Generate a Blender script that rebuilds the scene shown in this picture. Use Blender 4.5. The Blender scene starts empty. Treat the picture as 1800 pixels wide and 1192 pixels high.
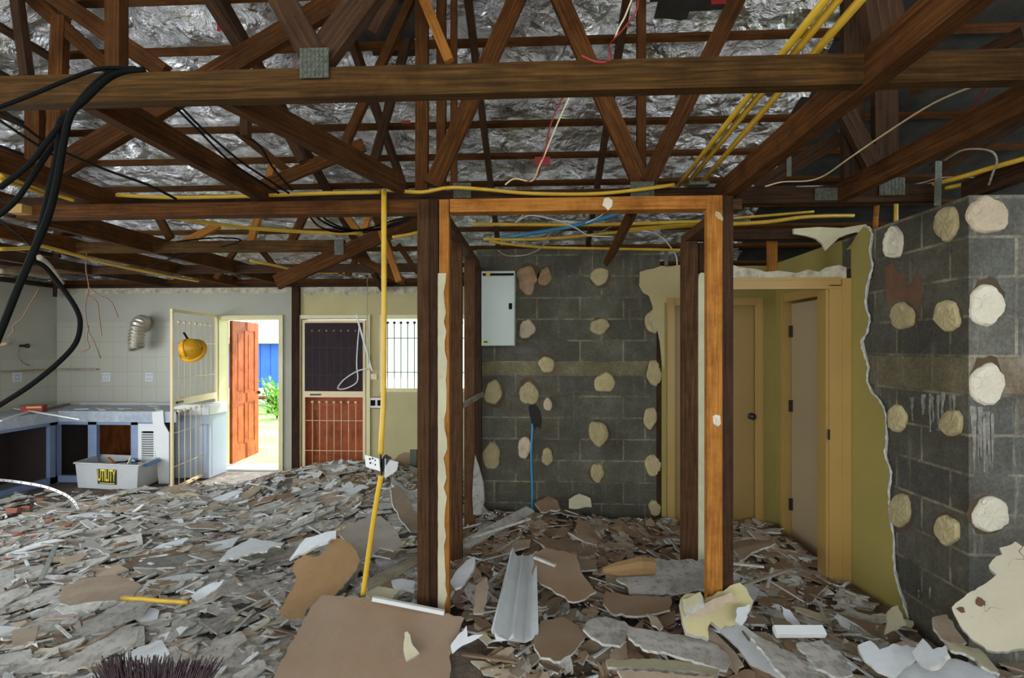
import bpy, bmesh, math, random
import numpy as np
from mathutils import Vector, Matrix, noise
R = math.radians
random.seed(7)
scene = bpy.context.scene
col = scene.collection

# ---------------------------------------------------------------- camera
YAW = 2.8
EYE = 1.65
cam_d = bpy.data.cameras.new('camera'); cam = bpy.data.objects.new('camera', cam_d); col.objects.link(cam)
cam.location = (0, 0, EYE); cam.rotation_euler = (R(90), 0, R(YAW))
cam_d.lens = 18; cam_d.sensor_width = 36; cam_d.shift_y = 16/1800; cam_d.clip_start = .05
scene.camera = cam
# ---------------------------------------------------------------- view
scene.view_settings.view_transform = 'Standard'; scene.view_settings.look = 'None'
scene.view_settings.gamma = 1; scene.view_settings.use_curve_mapping = False
scene.view_settings.exposure = -.25
scene.cycles.max_bounces = 8; scene.cycles.diffuse_bounces = 5
scene.cycles.sample_clamp_indirect = 4
# ---------------------------------------------------------------- sky, sun, fill lamps added at the unseen openings
w = bpy.data.worlds.new('sky'); scene.world = w; w.use_nodes = True
bg = w.node_tree.nodes['Background']; bg.inputs['Color'].default_value = (.82, .92, 1, 1); bg.inputs['Strength'].default_value = 6
def sun(az, el, strength, colr):
    l = bpy.data.lights.new('sun', 'SUN'); l.energy = strength; l.color = colr; l.angle = R(1)
    o = bpy.data.objects.new('sun', l); col.objects.link(o)
    d = Vector((math.sin(R(az))*math.cos(R(el)), math.cos(R(az))*math.cos(R(el)), math.sin(R(el))))
    o.rotation_euler = d.to_track_quat('Z', 'Y').to_euler(); o.location = d*20
sun(14, 53, 10.0, (1, .96, .88))
def area(name, loc, to, sx, sy, power, colr):
    l = bpy.data.lights.new(name, 'AREA'); l.shape = 'RECTANGLE'; l.size = sx; l.size_y = sy; l.energy = power; l.color = colr
    o = bpy.data.objects.new(name, l); col.objects.link(o); o.location = loc
    o.rotation_euler = (Vector(loc)-Vector(to)).to_track_quat('Z', 'Y').to_euler()
area('opening_fill', (-6.6, 2.2, 1.3), (0, 2.9, .9), 3.4, 1.7, 150, (.86, .93, 1))  # area lamp added in the unseen side opening to set interior brightness
area('opening_fill', (-.8, -3.2, 1.5), (-.8, 3, .9), 5.0, 1.9, 80, (1, .94, .84))  # second added lamp, behind the camera, brightens foil and interior

# ---------------------------------------------------------------- pixel <-> world
CY, SY = math.cos(R(YAW)), math.sin(R(YAW))
def ray(px, py):
    u = (px-900)/900; v = (612-py)/900
    return Vector((u*CY-SY, u*SY+CY, v))
def P(px, py, Y=None, X=None, Z=None, D=None):
    d = ray(px, py)
    if D is None:
        if Y is not None: D = Y/d.y
        elif X is not None: D = X/d.x
        else: D = (Z-EYE)/d.z
    return Vector((d.x*D, d.y*D, EYE+d.z*D))
def PP(px, py, pt, n):
    d = ray(px, py); o = Vector((0, 0, EYE))
    return o+d*((Vector(pt)-o).dot(n)/d.dot(n))
def XW(px, Y): return P(px, 612, Y=Y).x

# ---------------------------------------------------------------- materials
def new_mat(name):
    m = bpy.data.materials.new(name); m.use_nodes = True
    return m, m.node_tree.nodes, m.node_tree.links, m.node_tree.nodes['Principled BSDF']
def ramp(ns, cols):
    r = ns.new('ShaderNodeValToRGB'); e = r.color_ramp.elements
    while len(e) < len(cols): e.new(.5)
    for k, (p, c) in enumerate(cols): e[k].position = p; e[k].color = (*c, 1)
    return r
def coords(ns, ls, kind='Object', scale=(1, 1, 1)):
    t = ns.new('ShaderNodeTexCoord'); m = ns.new('ShaderNodeMapping'); m.inputs['Scale'].default_value = scale
    ls.new(t.outputs[kind], m.inputs['Vector']); return m.outputs['Vector']
def tex_noise(ns, ls, vec, scale, detail=5, rough=.6, dist=0):
    n = ns.new('ShaderNodeTexNoise'); n.inputs['Scale'].default_value = scale; n.inputs['Detail'].default_value = detail
    n.inputs['Roughness'].default_value = rough; n.inputs['Distortion'].default_value = dist
    if vec is not None: ls.new(vec, n.inputs['Vector'])
    return n.outputs['Fac']
def mix(ns, ls, fac, a, b, mode='MIX'):
    m = ns.new('ShaderNodeMix'); m.data_type = 'RGBA'; m.blend_type = mode
    for s, v in ((m.inputs[0], fac), (m.inputs[6], a), (m.inputs[7], b)):
        if hasattr(v, 'is_linked') or hasattr(v, 'links'): ls.new(v, s)
        else: s.default_value = v if isinstance(v, (int, float)) else (*v, 1)
    return m.outputs[2]
def bump(ns, ls, b, h, strength=.3, dist=.01):
    n = ns.new('ShaderNodeBump'); n.inputs['Strength'].default_value = strength; n.inputs['Distance'].default_value = dist
    ls.new(h, n.inputs['Height']); ls.new(n.outputs['Normal'], b.inputs['Normal'])
def vary(ns, ls, colr, amt=.25):
    oi = ns.new('ShaderNodeObjectInfo'); mr = ns.new('ShaderNodeMapRange')
    mr.inputs['To Min'].default_value = 1-amt; mr.inputs['To Max'].default_value = 1+amt
    ls.new(oi.outputs['Random'], mr.inputs['Value'])
    h = ns.new('ShaderNodeHueSaturation'); ls.new(mr.outputs['Result'], h.inputs['Value']); ls.new(colr, h.inputs['Color'])
    return h.outputs['Color']
def simple(name, c, rough=.6, metal=0, c2=None, scale=8, bmp=0, var=0):
    m, ns, ls, b = new_mat(name); b.inputs['Roughness'].default_value = rough; b.inputs['Metallic'].default_value = metal
    v = coords(ns, ls); f = tex_noise(ns, ls, v, scale)
    r = ramp(ns, [(.35, c), (.7, c2 or tuple(x*.82 for x in c))]); ls.new(f, r.inputs['Fac'])
    o = r.outputs['Color']
    if var: o = vary(ns, ls, o, var)
    ls.new(o, b.inputs['Base Color'])
    if bmp: bump(ns, ls, b, tex_noise(ns, ls, v, scale*4), bmp, .01)
    return m
def wood(name, a, b_, c, rough=.65, stains=None):
    m, ns, ls, b = new_mat(name); b.inputs['Roughness'].default_value = max(rough, .8) if 'door' not in name else rough; b.inputs['Specular IOR Level'].default_value = .12
    v = coords(ns, ls, 'UV', (1.2, 30, 1)); f = tex_noise(ns, ls, v, 3, 6, .6, .6)
    r = ramp(ns, [(.3, a), (.5, b_), (.72, c)]); ls.new(f, r.inputs['Fac'])
    v2 = coords(ns, ls, 'Object'); f2 = tex_noise(ns, ls, v2, 5, 6, .7)
    r2 = ramp(ns, [(.45, (1, 1, 1)), (.7, (.55, .5, .45))]); ls.new(f2, r2.inputs['Fac'])
    o = mix(ns, ls, 1.0, r.outputs['Color'], r2.outputs['Color'], 'MULTIPLY')
    if stains:
        f3 = tex_noise(ns, ls, v2, 22, 8, .75); r3 = ramp(ns, [(.66, (0, 0, 0)), (.72, (1, 1, 1))]); ls.new(f3, r3.inputs['Fac'])
        o = mix(ns, ls, r3.outputs['Color'], o, stains)
    ls.new(vary(ns, ls, o, .22), b.inputs['Base Color']); bump(ns, ls, b, f, .25, .004)
    return m
M = {}
M['wood'] = wood('rafter_timber', (.038, .013, .0035), (.080, .030, .0075), (.145, .056, .014))
M['wood_dark'] = wood('old_dark_timber', (.022, .011, .006), (.048, .024, .012), (.085, .042, .020))
M['wood_orange'] = wood('orange_stud_timber', (.22, .085, .016), (.36, .14, .026), (.50, .22, .05), stains=(.55, .46, .33))
M['wood_stud'] = wood('brown_stud_timber', (.04, .019, .009), (.085, .040, .017), (.14, .068, .03), stains=(.22, .17, .11))
M['wood_grey'] = wood('weathered_batten_timber', (.22, .18, .13), (.33, .28, .21), (.42, .36, .28))
M['wood_bottom'] = wood('chord_timber', (.024, .012, .0035), (.055, .027, .0075), (.11, .052, .013))
M['jarrah'] = wood('red_door_timber', (.40, .09, .03), (.50, .125, .045), (.58, .17, .06), rough=.45)
M['ply'] = wood('orange_cupboard_back', (.20, .065, .02), (.28, .10, .03), (.34, .13, .04))

def foil():
    m, ns, ls, b = new_mat('crumpled_silver_foil'); b.inputs['Metallic'].default_value = .93
    v = coords(ns, ls); f = tex_noise(ns, ls, v, 2.2, 3, .5); f2 = tex_noise(ns, ls, v, 5.5, 7, .6, 1.0)
    vr = ns.new('ShaderNodeTexVoronoi'); vr.inputs['Scale'].default_value = 3.2; vr.feature = 'DISTANCE_TO_EDGE'
    vw = ns.new('ShaderNodeMapping'); ls.new(v, vw.inputs['Vector'])
    dn = ns.new('ShaderNodeTexNoise'); dn.inputs['Scale'].default_value = 4; ls.new(v, dn.inputs['Vector'])
    ad = ns.new('ShaderNodeMix'); ad.data_type = 'VECTOR'; ad.inputs[0].default_value = .35; ls.new(v, ad.inputs[4]); ls.new(dn.outputs['Color'], ad.inputs[5])
    ls.new(ad.outputs[1], vr.inputs['Vector'])
    r = ramp(ns, [(.3, (.6, .6, .62)), (.7, (.98, .98, 1))]); ls.new(f, r.inputs['Fac']); ls.new(r.outputs['Color'], b.inputs['Base Color'])
    b.inputs['Roughness'].default_value = .22
    b1 = ns.new('ShaderNodeBump'); b1.inputs['Strength'].default_value = 1; b1.inputs['Distance'].default_value = .12; ls.new(f2, b1.inputs['Height'])
    b2 = ns.new('ShaderNodeBump'); b2.inputs['Strength'].default_value = .8; b2.inputs['Distance'].default_value = .12; ls.new(vr.outputs['Distance'], b2.inputs['Height'])
    ls.new(b1.outputs['Normal'], b2.inputs['Normal']); ls.new(b2.outputs['Normal'], b.inputs['Normal'])
    return m
M['foil'] = foil()
M['tile_dim_roof'] = simple('dark_tile_and_dim_roof', (.014, .013, .011), .9, 0, (.035, .030, .024), 9, .5)

def blocks(name, facing, z0, band, c1, c2, mortar, bandcol, stain):
    """stretcher bond block wall; facing 'y' uses x,z and 'x' uses y,z. band=(za,zb) is a paler course."""
    m, ns, ls, b = new_mat(name); b.inputs['Roughness'].default_value = .92
    t = ns.new('ShaderNodeTexCoord'); s = ns.new('ShaderNodeSeparateXYZ'); ls.new(t.outputs['Object'], s.inputs[0])
    def mth(op, a, c):
        n = ns.new('ShaderNodeMath'); n.operation = op
        for i, v in enumerate((a, c)):
            if isinstance(v, (int, float)): n.inputs[i].default_value = v
            else: ls.new(v, n.inputs[i])
        return n.outputs[0]
    z = s.outputs['Z']
    above = mth('GREATER_THAN', z, band[1]-.001)
    inband = mth('MULTIPLY', mth('GREATER_THAN', z, band[0]), mth('LESS_THAN', z, band[1]))
    zz = mth('SUBTRACT', z, mth('MULTIPLY', above, z0[1])); zz = mth('ADD', zz, z0[0])
    c = ns.new('ShaderNodeCombineXYZ'); ls.new(s.outputs['X' if facing == 'y' else 'Y'], c.inputs[0]); ls.new(zz, c.inputs[1])
    br = ns.new('ShaderNodeTexBrick'); br.offset = .5; ls.new(c.outputs[0], br.inputs['Vector'])
    br.inputs['Scale'].default_value = 1; br.inputs['Brick Width'].default_value = .4; br.inputs['Row Height'].default_value = .2
    br.inputs['Mortar Size'].default_value = .009; br.inputs['Mortar Smooth'].default_value = .3; br.inputs['Bias'].default_value = -.2
    br.inputs['Color1'].default_value = (*c1, 1); br.inputs['Color2'].default_value = (*c2, 1); br.inputs['Mortar'].default_value = (*mortar, 1)
    nf = tex_noise(ns, ls, t.outputs['Object'], 4.5, 5, .7); rn_ = ramp(ns, [(.42, (0, 0, 0)), (.60, (1, 1, 1))]); ls.new(nf, rn_.inputs['Fac'])
    worn = mix(ns, ls, rn_.outputs['Color'], tuple((p+q)*.42 for p, q in zip(c1, c2)), mortar)
    bc_ = mix(ns, ls, br.outputs['Fac'], br.outputs['Color'], worn)
    o = mix(ns, ls, inband, bc_, bandcol)
    v = t.outputs['Object']; f = tex_noise(ns, ls, v, 3.2, 8, .72); r = ramp(ns, [(.3, (.55, .45, .34)), (.5, (.85, .82, .74)), (.7, (1.35, 1.33, 1.25))]); ls.new(f, r.inputs['Fac'])
    o = mix(ns, ls, 1.0, o, r.outputs['Color'], 'MULTIPLY')
    f2 = tex_noise(ns, ls, v, 55, 4, .7); r2 = ramp(ns, [(.3, (.7, .7, .7)), (.7, (1.3, 1.3, 1.3))]); ls.new(f2, r2.inputs['Fac'])
    o = mix(ns, ls, 1.0, o, r2.outputs['Color'], 'MULTIPLY')
    mp = ns.new('ShaderNodeMapping'); ls.new(v, mp.inputs['Vector']); mp.inputs['Scale'].default_value = (14, 14, 1.6)
    f3 = tex_noise(ns, ls, mp.outputs['Vector'], 1.3, 6, .7); r3 = ramp(ns, [(.57, (0, 0, 0)), (.72, (.6, .6, .6))]); ls.new(f3, r3.inputs['Fac'])
    o = mix(ns, ls, r3.outputs['Color'], o, stain)
    ls.new(o, b.inputs['Base Color'])
    bh = mth('ADD', mth('MULTIPLY', br.outputs['Fac'], -.6), mth('MULTIPLY', f2, .5)); bump(ns, ls, b, bh, .55, .012)
    return m
M['block_mid'] = blocks('grey_block_middle_wall', 'y', (0, .12), (1.395, 1.52), (.085, .082, .064), (.118, .111, .084), (.23, .21, .15), (.17, .15, .085), (.15, .14, .10))
M['block_x'] = blocks('grey_block_pier_shaded', 'x', (.19, 0), (1.42, 1.60), (.066, .063, .050), (.105, .097, .072), (.23, .20, .14), (.14, .12, .07), (.20, .18, .13))  # darker copy of the pier block, shade of the side put into the colour
M['block_y'] = blocks('grey_block_pier_lit', 'y', (.19, 0), (1.42, 1.60), (.115, .115, .105), (.17, .16, .14), (.33, .30, .24), (.26, .21, .155), (.40, .37, .31))  # lighter copy, brightness of the lit front put into the colour

M['cream'] = simple('cream_wall_paint', (.50, .43, .21), .7, 0, (.43, .37, .18), 2.5, .05)
M['yellow'] = simple('yellow_green_wall_paint', (.315, .245, .06), .7, 0, (.26, .205, .052), 1.6, .05)
M['tan'] = simple('tan_gloss_door_paint', (.33, .205, .06), .5, 0, (.29, .18, .053), 1.5)
M['tan2'] = simple('yellow_gloss_trim_paint', (.42, .26, .075), .45, 0, (.36, .22, .063), 1.5)
M['trim'] = simple('cream_yellow_frame_paint', (.72, .64, .36), .4, 0, (.66, .58, .32), 3)
M['gate'] = simple('cream_metal', (.80, .64, .38), .45, 0, (.72, .56, .31), 3)
M['white'] = simple('white_paint', (.70, .70, .68), .5, 0, (.74, .74, .72), 5)
M['gypsum'] = simple('gypsum_core', (.58, .56, .51), .95, 0, (.36, .33, .28), 30, .4)
M['rubblewhite'] = simple('torn_plaster', (.60, .55, .42), .95, 0, (.30, .25, .18), 14, .6)
M['brownpaper'] = simple('brown_paper_back', (.30, .19, .105), .85, 0, (.24, .155, .09), 5, .1)
M['black'] = simple('black_rubber', (.006, .006, .006), .6)
M['black'].node_tree.nodes['Principled BSDF'].inputs['Specular IOR Level'].default_value = .1; M['black'].node_tree.nodes['Principled BSDF'].inputs['Roughness'].default_value = .8
M['cream_dim'] = simple('dull_cream_lining', (.44, .36, .17), .7, 0, (.38, .31, .14), 2.5)
M['blackmetal'] = simple('dark_metal', (.05, .04, .04), .4, .6)
M['conduit'] = simple('yellow_conduit', (.68, .42, .03), .42, 0, (.55, .33, .025), 12)
M['blue_pipe'] = simple('blue_conduit', (.03, .22, .40), .4)
M['galv'] = simple('galvanised_plate', (.20, .21, .17), .55, .6, (.10, .11, .08), 60, .8)
M['red'] = simple('red_plastic', (.30, .015, .015), .5)
M['benchblue'] = simple('blue_grey_bench_paint', (.24, .31, .47), .6, 0, (.19, .25, .39), 4)
M['benchtop'] = simple('speckled_grey_laminate', (.42, .45, .50), .4, 0, (.22, .24, .28), 45)
M['dark'] = simple('void_shade_black', (.02, .016, .014), .9)
M['concrete'] = simple('concrete', (.52, .51, .48), .9, 0, (.43, .42, .39), 6, .3)
M['glassfrost'], ns, ls, b = new_mat('frosted_glass')
b.inputs['Base Color'].default_value = (.92, .97, .93, 1); b.inputs['Roughness'].default_value = .55; b.inputs['Transmission Weight'].default_value = .9
tr = ns.new('ShaderNodeBsdfTranslucent'); tr.inputs['Color'].default_value = (.95, 1, .96, 1); ms = ns.new('ShaderNodeMixShader'); ms.inputs[0].default_value = .6
ls.new(b.outputs[0], ms.inputs[1]); ls.new(tr.outputs[0], ms.inputs[2]); ls.new(ms.outputs[0], ns['Material Output'].inputs[0])
def tiles():
    m, ns, ls, b = new_mat('white_wall_tiles'); b.inputs['Roughness'].default_value = .35
    t = ns.new('ShaderNodeTexCoord'); s = ns.new('ShaderNodeSeparateXYZ'); ls.new(t.outputs['Object'], s.inputs[0])
    a = ns.new('ShaderNodeMath'); a.operation = 'ADD'; ls.new(s.outputs['X'], a.inputs[0]); ls.new(s.outputs['Y'], a.inputs[1])
    c = ns.new('ShaderNodeCombineXYZ'); ls.new(a.outputs[0], c.inputs[0]); ls.new(s.outputs['Z'], c.inputs[1])
    br = ns.new('ShaderNodeTexBrick'); br.offset = 0; ls.new(c.outputs[0], br.inputs['Vector']); br.inputs['Scale'].default_value = 1
    br.inputs['Brick Width'].default_value = .2; br.inputs['Row Height'].default_value = .2; br.inputs['Mortar Size'].default_value = .0025
    br.inputs['Color1'].default_value = (.44, .425, .35, 1); br.inputs['Color2'].default_value = (.42, .405, .33, 1); br.inputs['Mortar'].default_value = (.30, .29, .25, 1)
    ls.new(br.outputs['Color'], b.inputs['Base Color']); return m
M['tiles'] = tiles()
def paper(name, a, b_, dirt, amt=.55, var=.22, sc=7):
    m, ns, ls, b = new_mat(name); b.inputs['Roughness'].default_value = .9
    v = coords(ns, ls); f = tex_noise(ns, ls, v, sc, 6, .65); r = ramp(ns, [(.35, a), (.65, b_)]); ls.new(f, r.inputs['Fac'])
    f2 = tex_noise(ns, ls, v, 24, 8, .75); r2 = ramp(ns, [(amt-.04, (0, 0, 0)), (amt+.16, (1, 1, 1))]); ls.new(f2, r2.inputs['Fac'])
    o = mix(ns, ls, r2.outputs['Color'], r.outputs['Color'], dirt)
    ls.new(vary(ns, ls, o, var), b.inputs['Base Color']); bump(ns, ls, b, f2, .25, .006); return m
M['shard_grey'] = paper('dusty_grey_board', (.49, .47, .435), (.35, .325, .285), (.20, .165, .13), .52, .35)
M['shard_white'] = paper('white_painted_board', (.72, .74, .76), (.60, .61, .61), (.40, .36, .31), .64, .12)
M['shard_tan'] = paper('tan_paper_board', (.40, .31, .22), (.30, .22, .15), (.5, .47, .42), .64, .3)
M['shard_brown'] = paper('brown_paper_board', (.27, .175, .105), (.19, .12, .07), (.42, .38, .33), .66, .3)
M['shard_cream'] = paper('cream_painted_board', (.58, .53, .35), (.48, .43, .28), (.3, .25, .2), .62, .15)
M['daub'] = simple('cream_adhesive', (.44, .36, .19), .95, 0, (.33, .26, .13), 10, .5, .15)
M['daub_brown'] = simple('brown_stained_adhesive', (.42, .28, .16), .95, 0, (.22, .13, .07), 12, .7, .1)
M['daub_pink'] = simple('pinkish_adhesive', (.56, .46, .33), .95, 0, (.42, .31, .20), 9, .6, .05)
M['daub_white'] = simple('white_adhesive', (.72, .66, .52), .95, 0, (.62, .55, .42), 8, .5, .05)

M['daub_sheet'] = paper('cream_crackled_plaster', (.58, .52, .38), (.50, .43, .30), (.30, .20, .12), .66, 0, 3)
M['chunk_yellow'] = paper('pale_yellow_plaster', (.58, .50, .27), (.50, .43, .22), (.34, .28, .2), .66, 0, 5)
for k_ in ('daub', 'daub_pink', 'daub_white', 'daub_brown', 'daub_sheet'):
    nt = M[k_].node_tree; ns, ls = nt.nodes, nt.links; b = ns['Principled BSDF']; src = b.inputs['Base Color'].links[0].from_socket
    v = coords(ns, ls); dn = ns.new('ShaderNodeTexNoise'); dn.inputs['Scale'].default_value = 9; ls.new(v, dn.inputs['Vector'])
    ad = ns.new('ShaderNodeMix'); ad.data_type = 'VECTOR'; ad.inputs[0].default_value = .12; ls.new(v, ad.inputs[4]); ls.new(dn.outputs['Color'], ad.inputs[5])
    vr = ns.new('ShaderNodeTexVoronoi'); vr.feature = 'DISTANCE_TO_EDGE'; vr.inputs['Scale'].default_value = 9 if k_ != 'daub_sheet' else 5; ls.new(ad.outputs[1], vr.inputs['Vector'])
    g = tex_noise(ns, ls, v, 7, 2, .5); gm = ns.new('ShaderNodeMath'); gm.operation = 'MULTIPLY'; gm.inputs[1].default_value = .045; ls.new(g, gm.inputs[0])
    lt = ns.new('ShaderNodeMath'); lt.operation = 'LESS_THAN'; sb = ns.new('ShaderNodeMath'); sb.operation = 'SUBTRACT'; sb.inputs[1].default_value = .020; ls.new(gm.outputs[0], sb.inputs[0])
    ls.new(vr.outputs['Distance'], lt.inputs[0]); ls.new(sb.outputs[0], lt.inputs[1])
    ls.new(mix(ns, ls, lt.outputs[0], src, (.16, .10, .05)), b.inputs['Base Color'])

# ---------------------------------------------------------------- mesh building
class MB:
    def __init__(s): s.v = []; s.f = []; s.m = []; s.uv = []
    def face(s, idx, mi=0, uv=None):
        s.f.append(idx); s.m.append(mi); s.uv.append(uv or [(s.v[i][0]+s.v[i][1], s.v[i][2]) for i in idx])
    def beam(s, p, q, a, b, n=(0, 1, 0), mi=0):
        """a: width across in the plane normal to n; b: thickness along n"""
        p, q = Vector(p), Vector(q); d = q-p; L = d.length; d = d/L; n = Vector(n); n = (n-d*n.dot(d)).normalized(); t = d.cross(n)
        o = random.random()*9; i = len(s.v)
        for e in (p, q):
            for (x, y) in ((-1, -1), (1, -1), (1, 1), (-1, 1)): s.v.append(tuple(e+t*(x*a/2)+n*(y*b/2)))
        for k in range(4):
            k2 = (k+1) % 4; vv = o+k*.25
            s.f.append((i+k, i+k2, i+4+k2, i+4+k)); s.m.append(mi); s.uv.append([(o, vv), (o, vv+.1), (o+L, vv+.1), (o+L, vv)])
        s.f.append((i+3, i+2, i+1, i)); s.m.append(mi); s.uv.append([(o, 0), (o, .1), (o+.1, .1), (o+.1, 0)])
        s.f.append((i+4, i+5, i+6, i+7)); s.m.append(mi); s.uv.append([(o, 0), (o, .1), (o+.1, .1), (o+.1, 0)])
        return s
    def box(s, x0, x1, y0, y1, z0, z1, mi=0):
        L = (x1-x0, y1-y0, z1-z0); k = L.index(max(L)); c = ((x0+x1)/2, (y0+y1)/2, (z0+z1)/2)
        if k == 0: s.beam((x0, c[1], c[2]), (x1, c[1], c[2]), L[2], L[1], (0, 1, 0), mi)
        elif k == 1: s.beam((c[0], y0, c[2]), (c[0], y1, c[2]), L[2], L[0], (1, 0, 0), mi)
        else: s.beam((c[0], c[1], z0), (c[0], c[1], z1), L[0], L[1], (0, 1, 0), mi)
        return s
    def tube(s, pts, r, n=8, mi=0, cap=True):
        pts = [Vector(p) for p in pts]; i0 = len(s.v); m = len(pts); rr = r if isinstance(r, (list, tuple)) else [r]*m
        up = None
        for k, p in enumerate(pts):
            d = (pts[min(k+1, m-1)]-pts[max(k-1, 0)]).normalized()
            if up is None: up = Vector((0, 0, 1)) if abs(d.z) < .9 else Vector((1, 0, 0))
            a = (up-d*up.dot(d)).normalized(); up = a; b = d.cross(a)
            for j in range(n):
                t = 2*math.pi*j/n; s.v.append(tuple(p+(a*math.cos(t)+b*math.sin(t))*rr[k]))
        for k in range(m-1):
            for j in range(n):
                j2 = (j+1) % n; s.face((i0+k*n+j, i0+k*n+j2, i0+(k+1)*n+j2, i0+(k+1)*n+j), mi)
        if cap: s.face(tuple(i0+j for j in reversed(range(n))), mi); s.face(tuple(i0+(m-1)*n+j for j in range(n)), mi)
        return s
    def lathe(s, prof, c, axis=(0, 0, 1), n=20, mi=0):
        ax = Vector(axis).normalized(); a = ax.orthogonal().normalized(); b = ax.cross(a); c = Vector(c); i0 = len(s.v); m = len(prof)
        for (r, h) in prof:
            for j in range(n): t = 2*math.pi*j/n; s.v.append(tuple(c+ax*h+(a*math.cos(t)+b*math.sin(t))*max(r, 1e-4)))
        for k in range(m-1):
            for j in range(n): j2 = (j+1) % n; s.face((i0+k*n+j, i0+k*n+j2, i0+(k+1)*n+j2, i0+(k+1)*n+j), mi)
        return s
    def slab(s, pts, th, n=None, mf=0, mb=None, me=None):
        """polygon pts (3d) thickened along -n"""
        pts = [Vector(p) for p in pts]
        if n is None:
            n = Vector((0, 0, 0))
            for k in range(len(pts)): n += (pts[k]-pts[0]).cross(pts[(k+1) % len(pts)]-pts[0])
        n = Vector(n).normalized(); i = len(s.v); m = len(pts)
        area = Vector((0, 0, 0))
        for k in range(m): area += pts[k].cross(pts[(k+1) % m])
        if area.dot(n) < 0: pts = pts[::-1]
        for p in pts: s.v.append(tuple(p))
        for p in pts: s.v.append(tuple(p-n*th))
        s.face(tuple(range(i, i+m)), mf); s.face(tuple(range(i+2*m-1, i+m-1, -1)), mf if mb is None else mb)
        for k in range(m): k2 = (k+1) % m; s.face((i+k, i+m+k, i+m+k2, i+k2), mf if me is None else me)
        return s
    def build(s, name, mats, parent=None, smooth=False, bevel=0):
        me = bpy.data.meshes.new(name); me.from_pydata(s.v, [], s.f)
        for m in (mats if isinstance(mats, (list, tuple)) else [mats]): me.materials.append(M[m] if isinstance(m, str) else m)
        me.polygons.foreach_set('material_index', s.m)
        uv = me.uv_layers.new(name='UVMap'); flat = [c for f in s.uv for t in f for c in t]; uv.data.foreach_set('uv', flat)
        if smooth: me.polygons.foreach_set('use_smooth', [True]*len(me.polygons))
        me.update(); o = bpy.data.objects.new(name, me); col.objects.link(o)
        if bevel:
            b = o.modifiers.new('bevel', 'BEVEL'); b.width = bevel; b.segments = 2; b.limit_method = 'ANGLE'
        if parent: adopt(o, parent)
        return o
def adopt(o, parent):
    """o's mesh is in world coordinates (or the parent's own frame when the parent sits at the origin)"""
    loc = Vector((0, 0, 0)); q = parent
    while q is not None: loc += Vector(q.location); q = q.parent
    o.parent = parent; o.location = Vector(o.location)-loc if o.type != 'MESH' or True else o.location
def recentre(o):
    """put a single-mesh thing's origin at the middle of its foot"""
    me = o.data; n = len(me.vertices)*3; a = np.empty(n, dtype=np.float32); me.vertices.foreach_get('co', a); a = a.reshape(-1, 3)
    c = Vector((float((a[:, 0].min()+a[:, 0].max())/2), float((a[:, 1].min()+a[:, 1].max())/2), float(a[:, 2].min())))
    me.transform(Matrix.Translation(-c)); o.location = Vector(o.location)+c
def tag(o, label, cat, group=None, kind=None, rec=True):
    if o.type == 'MESH' and rec and not kind and o.parent is None and tuple(o.location) == (0, 0, 0) and not o.children: recentre(o)
    if label: o['label'] = label
    if cat: o['category'] = cat
    if group: o['group'] = group
    if kind: o['kind'] = kind
    return o
def empty(name, loc, label, cat, group=None, kind=None):
    o = bpy.data.objects.new(name, None); col.objects.link(o); o.location = loc; o.empty_display_size = .1
    return tag(o, label, cat, group, kind)
def struct(o): o['kind'] = 'structure'; return o
def smooth_path(pts, n=6):
    pts = [Vector(p) for p in pts]; out = []
    for i in range(len(pts)-1):
        p0 = pts[max(i-1, 0)]; p1 = pts[i]; p2 = pts[i+1]; p3 = pts[min(i+2, len(pts)-1)]
        for k in range(n):
            t = k/n; out.append(.5*((2*p1)+(p2-p0)*t+(2*p0-5*p1+4*p2-p3)*t*t+(3*p1-p0-3*p2+p3)*t**3))
    out.append(pts[-1]); return out
# ================================================================ THE SHELL
YF = 6.65; XL = -6.52; TOP = 2.46
def roofz(x, y, off=0):
    return min(5.25-.42*y, 5.195+.42*x, 4.75+.42*y, 7.6-.42*x)+off
o = MB().box(-7.5, 7.5, -4, 7.0, -.15, 0).build('floor', 'concrete'); struct(o)
g = MB(); g.box(-60, 60, 7.0, 60, -.35, -.12); g.box(7.5, 60, -4, 7, -.35, -.16, 1); g.box(-60, 60, -40, -4, -.35, -.16, 1); g.box(-60, -7.5, -4, 7, -.35, -.16, 1)
grass_m = simple('sunlit_lawn', (.17, .28, .06), .95, 0, (.30, .38, .14), 1.2, .5)
M['lawn'] = grass_m
struct(g.build('ground_outside', ['lawn', 'concrete']))
# far wall with two door openings and a window opening
d1a, d1b = XW(380, YF), XW(499, YF); d2a, d2b = XW(523, YF), XW(652, YF); wa, wb = XW(668, YF), XW(824, YF)
ZD = 2.09; ZW0, ZW1 = 1.07, 2.09
mb = MB(); yb = YF+.2; xs = XW(511, YF)
mb.box(XL-.2, d1a, YF, yb, 0, TOP, 0); mb.box(d1b, xs, YF, yb, 0, TOP, 0); mb.box(xs, d2a, YF, yb, 0, TOP, 1); mb.box(d2b, wa, YF, yb, 0, TOP, 1)
mb.box(wb, 7.5, YF, yb, 0, TOP, 1); mb.box(d1a, d1b, YF, yb, ZD, TOP, 0); mb.box(d2a, d2b, YF, yb, ZD, TOP, 1)
mb.box(wa, wb, YF, yb, ZW1, TOP, 1); mb.box(wa, wb, YF, yb, 0, ZW0, 1)
M['kitchen_white'] = simple('off_white_wall_paint', (.41, .40, .335), .7, 0, (.36, .35, .29), 2, .03)
wf = struct(mb.build('wall_far', ['kitchen_white', 'cream']))
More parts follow.
